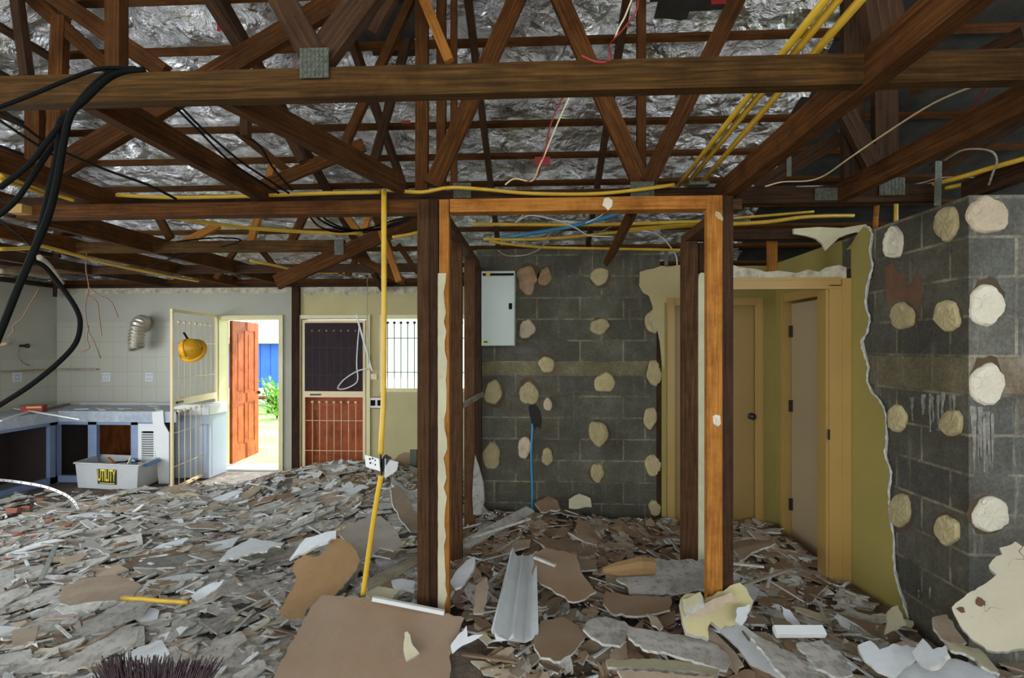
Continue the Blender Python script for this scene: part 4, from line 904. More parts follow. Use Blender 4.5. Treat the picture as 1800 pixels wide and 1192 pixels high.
# ---- utility tub
A, B, C = P(132, 858, Z=.03), P(243, 864, Z=.03), P(281, 846, Z=.03); A.z = B.z = C.z = .03; Dd = A+C-B; H = .30
M['tub'] = simple('cloudy_plastic', (.58, .58, .57), .35, 0, (.50, .50, .49), 4)
b_ = M['tub'].node_tree.nodes['Principled BSDF']; b_.inputs['Transmission Weight'].default_value = .15
t = empty('storage_tub', (A+C)/2, 'cloudy clear plastic storage tub with a yellow UTILITY label, full of odds and ends', 'storage tub')
cen = (A+B+C+Dd)/4; base = [A, B, C, Dd]; m = MB()
def ring(z, s): return [cen+(p-cen)*s+Vector((0, 0, z)) for p in base]
rs = [ring(0, .94), ring(H-.02, 1.0), ring(H-.02, 1.05), ring(H, 1.05), ring(H, .97), ring(.02, .91)]
for r in rs: m.v += [tuple(p) for p in r]
for k in range(5):
    for j in range(4): j2 = (j+1) % 4; m.face((k*4+j, k*4+j2, (k+1)*4+j2, (k+1)*4+j))
m.face((3, 2, 1, 0)); m.face((20, 21, 22, 23)); m.build('tub_body', 'tub', t, bevel=.012)
e = (B-A).normalized(); nn = Vector((e.y, -e.x, 0)); nn = nn if nn.y < 0 else -nn
def onface(u, z, off=.006):
    s = .94+.06*z/(H-.02); fa = cen+(A-cen)*s; fb = cen+(B-cen)*s; return fa+(fb-fa)*u+Vector((0, 0, z))+nn*off
u0, u1, z0_, z1_ = .355, .665, .06, .235
M['lab_black'] = simple('black_label', (.02, .02, .02), .5); M['lab_yellow'] = simple('yellow_label_ink', (.85, .66, .03), .5)
M['lab_yellow'].node_tree.nodes['Principled BSDF'].inputs['Roughness'].default_value = .6
MB().slab([onface(u0, z0_), onface(u1, z0_), onface(u1, z1_), onface(u0, z1_)], .002, nn).build('label_backing', 'lab_black', t)
MB().slab([onface(u0+.012, z0_+.03, .0075), onface(u1-.012, z0_+.03, .0075), onface(u1-.012, z1_-.008, .0075), onface(u0+.012, z1_-.008, .0075)], .001, nn).build('label_panel', 'lab_black', t)
MB().slab([onface(u0+.03, z0_+.008, .0075), onface(u1-.03, z0_+.008, .0075), onface(u1-.03, z0_+.016, .0075), onface(u0+.03, z0_+.016, .0075)], .001, nn).build('label_line', 'lab_yellow', t)
fc = bpy.data.curves.new('label_text', 'FONT'); fc.body = 'UTILITY'; fc.size = 1; fc.align_x = 'CENTER'; fc.align_y = 'CENTER'; fc.extrude = .002; fc.offset = .012
fo = bpy.data.objects.new('label_text', fc); col.objects.link(fo); fc.materials.append(M['lab_yellow'])
ctr = onface((u0+u1)/2, (z0_+.03+z1_-.008)/2, .009)
rot = Matrix((e.to_4d()[:3], (Vector((0, 0, 1)))[:3], nn[:3])).transposed().to_4x4() if e.cross(Vector((0, 0, 1))).dot(nn) > 0 else Matrix.Identity(4)
wdt = (B-A).length*(u1-u0)*.88
fm = bpy.data.meshes.new_from_object(fo); bpy.data.objects.remove(fo); fm.transform(Matrix.Translation(ctr)@rot@Matrix.Diagonal((wdt/3.35, .19, 1, 1)))
fo = bpy.data.objects.new('label_text', fm); col.objects.link(fo); adopt(fo, t)
m = MB(); hh_ = [cen+(B-cen)*1.03, cen+(C-cen)*1.03]; p1 = hh_[0].lerp(hh_[1], .3)+Vector((0, 0, H-.03)); p2 = hh_[0].lerp(hh_[1], .8)+Vector((0, 0, H-.03)); out = Vector((e.x, e.y, 0))*.03
M['bluehandle'] = simple('blue_plastic', (.05, .22, .65), .4); m.tube(smooth_path([p1, p1+out, p2+out, p2]), .014, 8); m.build('handle', 'bluehandle', t, smooth=True)
for k in range(6):
    q = cen+Vector((rb.uniform(-.05, .3), rb.uniform(-.1, .1), H-.04+rb.uniform(-.02, .03))); d_ = Vector((rb.uniform(-1, 1), rb.uniform(-1, 1), rb.uniform(-.1, .25))).normalized()*.12
    tag(MB().beam(q-d_, q+d_, .03, .012, (0, 0, 1)).build('scrap_offcut', ['black', 'wood_grey', 'white', 'black', 'wood_orange', 'shard_white'][k]), ['black scrap in the storage tub, leftmost', 'grey timber scrap in the storage tub', 'white scrap poking out of the storage tub', 'black scrap near the handle inside the storage tub', 'orange scrap by the blue handle of the storage tub', 'pale board scrap lying over the storage tub rim'][k], 'scrap')

# ================================================================ OUTSIDE THE OPEN DOOR
M['shedblue'] = simple('bright_blue_cladding', (.015, .10, .62), .5, 0, (.02, .14, .70), 2)
ys = 16.0
x0, x1 = XW(440, ys), XW(560, ys)
t = empty('blue_shed', ((x0+x1)/2, ys, -.12), 'bright blue shed with a pale roof seen through the open door', 'shed')
zt, zb = P(470, 604, Y=ys).z, P(470, 682, Y=ys).z
m = MB(); m.box(x0-3, x1+6, ys, ys+3, zb, zt)
for k in range(40): x = x0-3+k*.33; m.box(x, x+.03, ys-.02, ys, zb, zt)
m.build('wall', 'shedblue', t); MB().box(x0-3, x1+6, ys-.15, ys+3, -.12, zb).build('plinth', 'white', t)
m = MB(); m.box(x0-3.3, x1+6.3, ys-.5, ys+3.3, zt, zt+.16); m.build('fascia', 'white', t)
m = MB(); m.slab([(x0-3.3, ys-.55, zt+.17), (x1+6.3, ys-.55, zt+.17), (x1+6.3, ys+3.3, zt+1.2), (x0-3.3, ys+3.3, zt+1.2)], .05)
for k in range(40): x = x0-3.3+k*.36; m.beam((x, ys-.57, zt+.18), (x, ys+3.3, zt+1.22), .04, .04, (1, 0, 0))
m.build('roof', 'white', t)
M['leaf'] = simple('bright_green_leaf', (.14, .36, .05), .7, 0, (.25, .48, .08), 6)
def bush(px, Y, h, w_, n, label, seed, name='shrub'):
    rr = random.Random(seed); c = Vector((XW(px, Y), Y, -.12)); m = MB(); t = empty(name, c, label, 'shrub')
    for k in range(n):
        a = rr.uniform(0, 6.28); r_ = rr.uniform(0, w_); z = rr.uniform(.05, h); p = c+Vector((math.cos(a)*r_, math.sin(a)*r_, z)); L = rr.uniform(.08, .2)
        d = Vector((math.cos(a)*.6, math.sin(a)*.6, rr.uniform(.1, 1))).normalized(); s = d.cross(Vector((0, 0, 1))).normalized()*L*.25; i = len(m.v)
        m.v += [tuple(p), tuple(p+d*L*.5+s), tuple(p+d*L), tuple(p+d*L*.5-s)]; m.face((i, i+1, i+2, i+3))
    m.build('foliage', 'leaf', t); m = MB()
    for k in range(5): a = k*1.26; m.tube([c, c+Vector((math.cos(a)*w_*.5, math.sin(a)*w_*.5, h*.7))], .012, 5)
    m.build('stem', 'wood_dark', t)
bush(487, 12.5, .85, .26, 300, 'bright green leafy shrub at the right of the open doorway view', 3)
bush(476, 15.2, .8, .4, 200, 'low green shrub in front of the blue shed', 5)
t = empty('garden_bench', (XW(461, 13.5), 13.5, -.12), 'small brown wooden garden seat beside the shrub outside', 'bench')
c = Vector((XW(461, 13.5), 13.5, 0)); MB().box(c.x-.3, c.x+.3, 13.3, 13.7, .28, .34).build('seat', 'wood', t)
for s in (-1, 1): MB().box(c.x+s*.26-.03, c.x+s*.26+.03, 13.3, 13.7, -.12, .28).build('leg', 'wood_dark', t)
# pale garden wall closes the view behind window and shed
o = MB().box(-30, 30, 26, 26.2, -.2, 2.2).build('garden_wall', 'white'); struct(o)
# thin worn path outside
struct(MB().box(d1a-.5, d1b+.3, YF+.26, 7.25, -.12, -.02).build('path', 'concrete'))
# ================================================================ CONDUITS AND CABLES
def cable(name, pts, r, mat, label, cat='cable', n=6):
    """pts: (px, py, distance along the view) read off the photo, each at its own depth"""
    p = smooth_path([P(a, b, D=d) for a, b, d in pts], 5)
    return tag(MB().tube(p, r, n).build(name, mat, smooth=True), label, cat)
# yellow pipe hanging down in front of the posts, its socket box, and the loose lower length
cable('conduit', [(675, 335, 2.78), (675, 360, 2.72), (675, 450, 2.70), (675, 600, 2.69), (674, 700, 2.68), (671, 760, 2.66), (669, 798, 2.66)], .0145, 'conduit', 'yellow conduit dropping straight down left of the middle posts to the dangling sockets', 'conduit', 10)
cable('conduit', [(670, 836, 2.64), (662, 880, 2.66), (650, 960, 2.68), (638, 1046, 2.70)], .0135, 'conduit', 'slanting lower length of yellow conduit standing in the rubble behind the big brown board', 'conduit', 10)
cable('thin_lead', [(669, 798, 2.66), (670, 812, 2.655), (671, 836, 2.645)], .004, 'black', 'thin black lead joining the two lengths of yellow conduit')
bx = P(673, 816, D=2.66)
t = empty('dangling_socket_box', (bx.x, bx.y, bx.z-.04), 'pair of white sockets on a dark box dangling from the yellow conduit', 'power outlet')
MB().beam(bx+Vector((-.018, .02, -.035)), bx+Vector((.02, .02, .035)), .035, .04).build('back_box', 'blackmetal', t)
pts = [P(x, y, D=d) for x, y, d in ((642, 799, 2.62), (667, 806, 2.60), (669, 828, 2.60), (644, 820, 2.62))]
fp = MB().slab(pts, .006).build('socket_plate', 'white', t)
m = MB()
for sx, sy in ((650, 807), (655, 806), (651, 814), (660, 809), (664, 812), (660, 817)): c = P(sx, sy, D=2.602); m.box(c.x-.003, c.x+.003, c.y-.003, c.y+.003, c.z-.004, c.z+.004)
m.build('pin_holes', 'black', fp)
pts = [P(x, y, D=d) for x, y, d in ((676, 806, 2.66), (699, 812, 2.72), (697, 826, 2.72), (690, 832, 2.70), (676, 840, 2.66))]
MB().slab(pts, .006).build('socket_plate', 'white', t)
# horizontal yellow pipes on the second truss
cable('conduit', [(205, 343, 2.9), (300, 347, 2.9), (430, 345, 2.88), (560, 340, 2.84), (668, 338, 2.80)], .011, 'conduit', 'yellow conduit lying along the left top plate toward the vertical pipe', 'conduit', 8)
cable('conduit', [(684, 334, 2.80), (740, 338, 2.80), (790, 330, 2.83), (850, 333, 2.85), (930, 340, 2.85), (1040, 341, 2.85), (1120, 334, 2.85), (1185, 325, 2.87)], .0105, 'conduit', 'sagging yellow conduit running along the beam over the bare doorway', 'conduit', 8)
for k, (a, b, lb) in enumerate((((1452, 0), (1193, 326), 'left of the three yellow conduits slanting down over the bare doorway'), ((1474, 0), (1206, 326), 'middle of the three yellow conduits slanting down over the bare doorway'), ((1514, 0), (1229, 326), 'right of the three yellow conduits, a little apart from the other two'))):
    p, q = P(*a, Z=2.585), P(*b, Z=2.585); d = (p-q).normalized()
    tag(MB().tube([p+d*1.2, p.lerp(q, .5)+Vector((0, 0, .004)), q], .0125, 10).build('conduit', 'conduit', smooth=True), lb, 'conduit')
tag(MB().box(P(1210, 320, Y=2.9).x, P(1245, 320, Y=2.9).x, 2.88, 2.93, 2.556, 2.575).build('pipe_saddle', 'galv'), 'grey metal saddle under the ends of the slanting yellow conduits', 'bracket')
cable('conduit', [(258, 374, 3.1), (340, 388, 3.3), (430, 400, 3.5), (540, 408, 3.7), (637, 410, 3.8)], .013, 'conduit', 'yellow conduit sloping gently below the left top plate', 'conduit', 8)
cable('conduit', [(0, 438, 3.5), (55, 436, 3.8), (75, 433, 3.9), (140, 450, 4.3), (210, 468, 4.8), (300, 486, 5.5), (348, 494, 6.0)], .014, 'conduit', 'yellow conduit following a joist down to the kitchen wall at the left', 'conduit', 8)
cable('conduit', [(0, 309, 2.3), (40, 320, 2.5), (88, 338, 2.7), (130, 352, 2.8)], .012, 'conduit', 'short yellow conduit at the left edge above the pale wood end', 'conduit', 8)
cable('conduit', [(0, 318, 2.32), (40, 328, 2.52), (86, 345, 2.72)], .010, 'conduit', 'lower one of the two short yellow conduits at the left edge', 'conduit', 8)
cable('conduit', [(440, 458, 5.0), (480, 466, 5.2), (530, 476, 5.6), (600, 479, 5.7), (740, 471, 5.7)], .013, 'conduit', 'thin yellow conduit low under the roof over the screen door', 'conduit', 8)
cable('conduit', [(690, 417, 3.7), (715, 413, 3.7), (737, 408, 3.7)], .012, 'conduit', 'short yellow conduit just left of the middle posts', 'conduit', 8)
cable('conduit', [(830, 394, 3.9), (930, 395, 3.9), (1060, 395, 3.9), (1210, 390, 3.9), (1262, 391, 3.9)], .013, 'conduit', 'uppermost yellow conduit behind the head beam, crossing to the right post', 'conduit', 8)
cable('conduit', [(850, 420, 4.2), (920, 421, 4.2), (1000, 417, 4.2), (1080, 409, 4.2), (1200, 398, 4.1), (1262, 396, 4.1)], .012, 'conduit', 'second yellow conduit behind the head beam, crossing the blue conduit', 'conduit', 8)
cable('conduit', [(860, 424, 4.5), (900, 430, 4.5), (960, 435, 4.5), (1060, 437, 4.5), (1205, 440, 4.5)], .012, 'conduit', 'lowest yellow conduit just above the middle block wall', 'conduit', 8)
cable('conduit', [(1090, 404, 4.0), (1180, 397, 4.0), (1262, 392, 4.0)], .012, 'conduit', 'short yellow conduit merging with the uppermost one left of the right post', 'conduit', 8)
cable('conduit', [(880, 418, 4.3), (930, 411, 4.1), (1000, 399, 3.9), (1060, 384, 3.6), (1100, 371, 3.4)], .016, 'blue_pipe', 'blue conduit slanting up behind the head beam', 'conduit', 8)
cable('conduit', [(1286, 394, 3.6), (1350, 390, 3.6), (1420, 381, 3.6), (1500, 379, 3.7)], .014, 'conduit', 'yellow conduit right of the right post, above the hall', 'conduit', 8)
cable('conduit', [(1286, 384, 3.8), (1360, 378, 3.8), (1430, 372, 3.8)], .010, 'conduit', 'thin upper yellow conduit right of the right post', 'conduit', 8)
cable('conduit', [(1618, 329, 2.9), (1680, 314, 2.7), (1740, 296, 2.55), (1815, 275, 2.4)], .013, 'conduit', 'upper yellow conduit over the top of the block pier', 'conduit', 8)
cable('conduit', [(1662, 331, 2.9), (1730, 318, 2.75), (1815, 307, 2.6)], .012, 'conduit', 'lower yellow conduit over the top of the block pier', 'conduit', 8)
cable('conduit', [(1575, 358, 3.25), (1575, 392, 3.25)], .012, 'conduit', 'short upright yellow conduit stub over the shaded pier side', 'conduit', 8)
cable('conduit', [(1541, 362, 3.4), (1538, 405, 3.4)], .016, 'wood_orange', 'short upright orange stub over the torn yellow lining', 'conduit', 8)
# upright metal straps
m = MB().beam(P(1650, 283, Y=2.85), P(1648, 362, Y=2.85), .035, .003); tag(m.build('metal_strap', 'galv'), 'grey perforated metal strap hanging at the right end of the second truss', 'strap')
m = MB().beam(P(1387, 275, Y=3.0), P(1387, 310, Y=3.0), .026, .003); tag(m.build('metal_strap', 'galv'), 'short grey strap below the long slanting joist', 'strap')
m = MB().beam(P(1171, 442, Y=4.75), P(1171, 466, Y=4.75), .03, .01); tag(m.build('metal_strap', 'galv'), 'short grey upright stub over the torn lining by the hall door', 'strap')
# black cables at the left
B1 = 'black'
cable('black_cable', [(255, 122, 1.52), (215, 127, 1.5), (185, 142, 1.45), (150, 175, 1.42), (125, 200, 1.4), (112, 250, 1.4), (100, 320, 1.38), (85, 380, 1.35), (60, 440, 1.32), (30, 510, 1.3), (0, 585, 1.28), (-40, 680, 1.25)], .0085, B1, 'thickest black cable hanging from the nearest beam down past the left edge')
cable('black_cable', [(240, 120, 1.54), (200, 125, 1.5), (165, 150, 1.45), (128, 195, 1.42), (104, 215, 1.41), (100, 270, 1.41), (85, 340, 1.4), (66, 420, 1.4), (58, 455, 1.42), (80, 470, 1.45), (112, 510, 1.5), (135, 545, 1.5), (141, 572, 1.5), (132, 605, 1.48), (100, 640, 1.45), (50, 680, 1.42), (0, 712, 1.4), (-60, 750, 1.4)], .0072, B1, 'black cable looping out over the tiled wall and back to the left edge')
cable('black_cable', [(250, 122, 1.53), (180, 120, 1.48), (120, 140, 1.45), (60, 165, 1.42), (0, 188, 1.4), (-40, 200, 1.4)], .006, B1, 'thin black cable sagging across the face of the nearest beam')
cable('black_cable', [(215, 124, 1.52), (170, 145, 1.47), (130, 190, 1.43), (90, 240, 1.4), (50, 290, 1.4), (0, 330, 1.4)], .007, B1, 'black cable curving from the bundle to the left edge, upper one')
cable('black_cable', [(200, 130, 1.5), (140, 180, 1.46), (110, 230, 1.44), (70, 290, 1.42), (30, 350, 1.42), (-10, 385, 1.42)], .007, B1, 'black cable curving from the bundle to the left edge, lower one')
cable('black_cable', [(0, 190, 2.2), (40, 220, 2.2), (80, 250, 2.25), (130, 275, 2.3), (190, 300, 2.35), (260, 325, 2.4), (310, 350, 2.5)], .006, B1, 'thin black cable sagging behind the bundle below the nearest beam')
cable('black_cable', [(0, 212, 2.25), (50, 245, 2.25), (105, 280, 2.3)], .006, B1, 'second thin black cable at the left edge behind the bundle')
cable('black_cable', [(300, 180, 2.3), (345, 225, 2.4), (400, 280, 2.5), (450, 315, 2.6), (490, 340, 2.7)], .006, B1, 'left one of two parallel black cables slanting over the kitchen')
cable('black_cable', [(310, 180, 2.3), (365, 235, 2.4), (425, 285, 2.5), (470, 315, 2.6), (508, 340, 2.7)], .006, B1, 'right one of two parallel black cables slanting over the kitchen')
cable('black_cable', [(415, 232, 2.7), (455, 255, 2.7), (480, 295, 2.75), (515, 335, 2.8)], .006, B1, 'black cable dropping behind the slanting joist to the second truss')
for k, (dx, dy) in enumerate(((0, 0), (6, 4), (-4, 10), (14, 2))):
    cable('black_cable', [(545+dx, 372+dy*.3, 3.0), (565+dx, 388+dy, 3.3), (600+dx, 402+dy*.6, 3.6), (650+dx, 405-dy*.3, 3.8), (700, 395-dy, 3.7), (735, 372+dy, 3.3)], .006, B1, ['first', 'second', 'third', 'fourth'][k]+' black cable of the tangle above the closed screen door, counted from the top')
cable('black_cable', [(310, 425, 4.0), (380, 418, 4.1), (420, 425, 4.2), (300, 455, 4.6), (250, 472, 5.0)], .006, B1, 'thin black cable drooping under the joists over the kitchen')
cable('black_cable', [(0, 387, 2.6), (30, 410, 2.6), (55, 432, 2.6), (75, 450, 2.6)], .005, B1, 'thin black cable running from the left edge to the loop')
cable('grey_tube', [(68, 452, 1.9), (85, 468, 1.95), (108, 500, 2.0)], .012, 'wood_grey', 'short grey tube where the looping black cable begins', 'pipe')
cable('grey_tube', [(0, 476, 4.2), (45, 480, 4.5), (85, 487, 4.8)], .022, 'wood_grey', 'thick pale pipe under the roof at the far left', 'pipe')
# fine bare wires
W = 'copperwire'; M[W] = simple('rusty_copper_wire', (.22, .10, .05), .6)
for pts, lb in ((((154, 430, 4.37), (151, 470, 4.37), (156, 505, 4.37), (150, 540, 4.37), (155, 580, 4.37), (165, 600, 4.37), (177, 630, 4.37)), 'brown wire hanging over the kitchen tiles, the longest of the cluster'),
                (((156, 505, 4.37), (175, 520, 4.37), (195, 530, 4.37), (208, 558, 4.37)), 'brown wire curling to the right of the hanging cluster'),
                (((153, 520, 4.37), (170, 530, 4.37), (175, 560, 4.37), (179, 590, 4.37)), 'thin brown wire between the others over the kitchen tiles'),
                (((156, 572, 4.37), (153, 595, 4.37), (157, 612, 4.37), (141, 619, 4.37)), 'brown wire hooking left over the kitchen tiles'),
                (((70, 505, 4.5), (50, 540, 4.5), (38, 560, 4.5), (23, 572, 4.5), (24, 582, 4.5), (14, 592, 4.5)), 'kinked brown wire on the kitchen side wall')):
    cable('bare_wire', pts, .0045, W, lb, 'wire', 5)
for pts, r, mt, lb in (
    (((1122, -5, 2.2), (1118, 20, 2.2), (1098, 48, 2.2), (1082, 66, 2.2), (1070, 82, 2.2), (1075, 100, 1.56), (1066, 109, 1.56), (1045, 108, 1.56), (1022, 98, 1.56)), .004, 'red', 'red wire looping in front of the nearest beam'),
    (((995, 158, 2.6), (985, 180, 2.6), (973, 205, 2.6), (965, 230, 2.6), (958, 265, 2.6), (951, 285, 2.6), (945, 310, 2.7), (925, 320, 2.7)), .004, 'red', 'red wire dangling below the nearest beam'),
    (((1001, 170, 2.6), (985, 205, 2.6), (968, 245, 2.6), (958, 270, 2.6), (948, 292, 2.6), (935, 318, 2.7), (905, 314, 2.7), (888, 325, 2.7)), .004, 'gate', 'pale wire hanging beside the dangling red one'),
    (((1112, -5, 2.3), (1098, 30, 2.3), (1088, 48, 2.3), (1081, 66, 2.3)), .004, 'gate', 'pale wire running beside the looping red one at the top'),
    (((950, 352, 3.2), (905, 392, 3.6), (930, 379, 3.6), (970, 385, 3.6), (1010, 400, 3.7), (1035, 414, 3.8), (1078, 416, 3.8)), .005, 'white', 'pale cable waving behind the head beam over the blue conduit'),
    (((970, 402, 3.8), (960, 425, 4.0), (945, 440, 4.2), (920, 449, 4.3), (890, 449, 4.4), (875, 440, 4.4)), .005, 'wood_grey', 'grey cable sagging onto the top of the block wall'),
    (((1067, 368, 2.7), (1055, 380, 2.9), (1030, 392, 3.1)), .0035, 'white', 'thin white wire hanging from the plaster lump on the head beam'),
    (((1130, 406, 4.0), (1155, 412, 4.2), (1175, 430, 4.5), (1188, 450, 4.7), (1190, 466, 4.74)), .006, 'white', 'white cable arching down to the torn lining by the hall door'),
    (((1345, 328, 2.8), (1375, 320, 2.8), (1420, 318, 2.7), (1450, 308, 2.6), (1490, 280, 2.4), (1560, 232, 2.2), (1640, 182, 2.0), (1720, 148, 1.8)), .004, 'gate', 'long pale wire rising to the right across the tall dark web'),
    (((1400, 328, 2.85), (1470, 327, 2.85), (1560, 331, 2.85), (1610, 324, 2.85), (1660, 312, 2.8), (1730, 313, 2.8)), .004, 'wood_grey', 'thin grey wire trailing over the two nail plates at the right'),
    (((1660, 282, 2.7), (1690, 265, 2.6), (1720, 262, 2.55), (1745, 268, 2.5), (1752, 285, 2.5), (1745, 305, 2.5), (1738, 325, 2.55)), .005, 'wood_grey', 'grey wire arching over the block pier'),
    (((1735, 152, 2.0), (1710, 190, 2.1), (1680, 218, 2.2), (1640, 245, 2.3), (1600, 268, 2.4), (1575, 288, 2.5)), .0035, 'red', 'dark red wire at the upper right'),
    (((1041, 474, 4.7), (1042, 440, 4.6), (1046, 415, 4.2), (1075, 398, 3.8)), .003, 'wood_grey', 'fine wire hanging to the round daub in the top row'),
    (((646, 500, 6.3), (646, 560, 6.4), (648, 640, 6.5)), .004, 'wood_grey', 'thin grey wire running down the wall between screen door and window'),
    (((645, 475, 6.0), (655, 478, 6.0), (646, 490, 6.1), (646, 500, 6.3)), .004, 'wood_grey', 'thin grey wire end above the closed screen door'),
    (((690, 480, 5.6), (700, 490, 5.6), (712, 500, 5.6)), .005, 'wood_grey', 'grey cable end curling at the top of the cream wall')):
    cable('wire', pts, r, mt, lb, 'wire', 5)
# white lump on the head beam, scraps of red tape on the roof timbers
m = MB(); pts = [(1062, 349), (1069, 347), (1077, 352), (1076, 362), (1069, 370), (1065, 365), (1059, 361)]
tag(MB().slab([P(x, y, Y=YS-.002) for x, y in pts], .012, (0, -1, 0)).build('plaster_lump', 'daub_white'), 'white plaster lump stuck on the orange head beam', 'plaster lump')
for (x0, y0, x1, y1, D, lb) in ((382, 40, 388, 55, 3.3, 'red tape scrap on the dark web above the kitchen'), (940, 276, 967, 291, 3.9, 'dark red plastic scrap hanging below the foil'), (1250, 0, 1275, 8, 3.2, 'red plastic scrap at the top beside the bare tiles'), (706, 212, 722, 217, 3.9, 'red scrap between batten and foil above the left posts')):
    c0, c1 = P(x0, y0, D=D), P(x1, y1, D=D); tag(MB().box(c0.x, c1.x, c0.y-.004, c0.y+.004, c1.z, c0.z).build('plastic_scrap', 'red'), lb, 'scrap')
a = P(28, 362, Y=YS-.02); b = P(51, 377, Y=YS-.02)
tag(MB().box(a.x, b.x, YS-.06, YS-.002, b.z, a.z).build('timber_block', 'tan2'), 'pale yellow timber block at the left end of the long top plate', 'block')
# ================================================================ THE RUBBLE
def bumpf(x, y, cx, cy, rx, ry, h): return h*math.exp(-((x-cx)/rx)**2-((y-cy)/ry)**2)
def H(x, y):
    h = .055+.03*noise.noise(Vector((x*1.3, y*1.3, 4)))+.02*noise.noise(Vector((x*4, y*4, 8)))
    h += bumpf(x, y, -.3, 3.0, .8, .7, .11)+bumpf(x, y, .2, 4.3, .9, .7, .10)+bumpf(x, y, -2.35, 6.1, .75, .55, .19)+bumpf(x, y, -1.4, 5.0, .9, .8, .12)
    h += bumpf(x, y, -3.4, 3.4, 1.6, 1.0, .06)+bumpf(x, y, 1.7, 2.0, .5, .6, .10)+bumpf(x, y, 1.05, 2.75, .35, .3, .13)
    h *= 1-math.exp(-((x+4.0)/.9)**2-((y-6.5)/.75)**2)*.97
    if y > 5.7: h *= max(.15, 1-(y-5.7)*1.6) if x < -3.4 else 1
    if x < -5: h *= max(.2, 1-(-5-x)*.7) if y > 4.8 else 1
    return max(h, .004)
gx, gy = np.arange(-6.5, 5.4, .035), np.arange(.9, 6.64, .035)
V = []; F = []
for y in gy:
    for x in gx:
        n_ = noise.noise(Vector((x*14, y*14, 1)))*.012+noise.noise(Vector((x*35, y*35, 2)))*.008
        hh0 = H(x, y); V.append((x, y, max(.003, hh0-.012+n_*min(1, hh0*20))))
nx_ = len(gx); BI = []
for j in range(len(gy)-1):
    for i in range(nx_-1):
        if (gy[j+1] > YB-.03 and gx[i+1] > bx0) or (gx[i+1] > XP-.02 and gy[j+1] > YP-.01) or (gx[i] < fx and gy[j+1] > 4.8) or (gy[j+1] > fy and gx[i] < -4.9): continue
        a = j*nx_+i; F.append((a, a+1, a+nx_+1, a+nx_)); BI.append(1 if gy[j] > 4.5+.3*noise.noise(Vector((gx[i]*2, 0, 0))) and gx[i]+.35*noise.noise(Vector((gx[i]*2, gy[j]*2, 5))) < -4.25-(5.9-gy[j])*.5 else 0)
me = bpy.data.meshes.new('rubble_bed'); me.from_pydata(V, [], F)
m_, ns, ls, b = new_mat('dusty_rubble_bed'); b.inputs['Roughness'].default_value = .95
v = coords(ns, ls); f = tex_noise(ns, ls, v, 9, 8, .75); f2 = tex_noise(ns, ls, v, 1.1, 3, .5)
r1 = ramp(ns, [(.35, (.10, .085, .07)), (.55, (.24, .22, .20)), (.7, (.46, .45, .43))]); ls.new(f, r1.inputs['Fac'])
r2 = ramp(ns, [(.35, (.13, .085, .055)), (.6, (.25, .18, .13)), (.72, (.42, .37, .32))]); ls.new(f, r2.inputs['Fac'])
s = ns.new('ShaderNodeSeparateXYZ'); ls.new(v, s.inputs[0]); mr = ns.new('ShaderNodeMapRange'); mr.inputs['From Min'].default_value = -1.2; mr.inputs['From Max'].default_value = -.2; ls.new(s.outputs['X'], mr.inputs['Value'])
ls.new(mix(ns, ls, mr.outputs['Result'], r1.outputs['Color'], r2.outputs['Color']), b.inputs['Base Color']); bump(ns, ls, b, tex_noise(ns, ls, v, 40, 8, .8), .8, .02)
me.materials.append(m_); me.materials.append(simple('brown_dirt', (.085, .06, .04), .95, 0, (.17, .13, .10), 16, .8)); me.polygons.foreach_set('material_index', BI); me.update(); o = bpy.data.objects.new('rubble_bed', me); col.objects.link(o)
tag(o, 'fine dusty plaster rubble covering the whole floor', 'rubble', kind='stuff')

rs = random.Random(11)
MATS = ['shard_grey', 'shard_white', 'shard_tan', 'shard_brown', 'shard_cream', 'gypsum']
def shard_shape(L, asp, rn):
    n = rn.choice((4, 5, 5, 6, 7)); out = []
    for k in range(n):
        t = 2*math.pi*(k+rn.uniform(-.28, .28))/n; c, s_ = math.cos(t), math.sin(t)
        q = (abs(c)**4+abs(s_)**4)**-.25*rn.uniform(.78, 1.08)
        out.append((c*q*L/2, s_*q*L/2*asp))
    # ragged extra points
    res = []
    for k in range(n):
        a, b_ = out[k], out[(k+1) % n]; res.append(a)
        if rn.random() < .75:
            t = rn.uniform(.3, .7); j = L*.05; res.append((a[0]+(b_[0]-a[0])*t+rn.uniform(-j, j), a[1]+(b_[1]-a[1])*t+rn.uniform(-j, j)))
    return res
def zone(x, y):
    if x < -.62:
        if y > 5.2 and -3.4 < x < -1.2: return 'far', (.22, .26, .30, .16, .02)
        return 'left', (.66, .13, .14, .05, .01)
    if y > 3.6 and x > 1.1: return 'hall', (.18, .05, .40, .30, .07)
    if x > 1.05: return 'right', (.34, .20, .24, .15, .05)
    return 'centre', (.12, .03, .36, .47, .02)
GR = {'left': 'dusty grey shards left of the posts', 'far': 'shards heaped before the closed screen door', 'hall': 'shards in the hall behind the right post', 'right': 'shards right of the right post', 'centre': 'brown shards between the two groups of posts'}
LB = {'left': 'broken plasterboard shard in the dusty grey rubble left of the middle posts', 'far': 'broken plasterboard shard in the heap before the closed screen door', 'hall': 'broken plasterboard shard on the hall floor beyond the right post',
      'right': 'broken plasterboard shard in the mixed rubble between right post and block pier', 'centre': 'broken plasterboard shard in the brown rubble between the middle and right posts'}
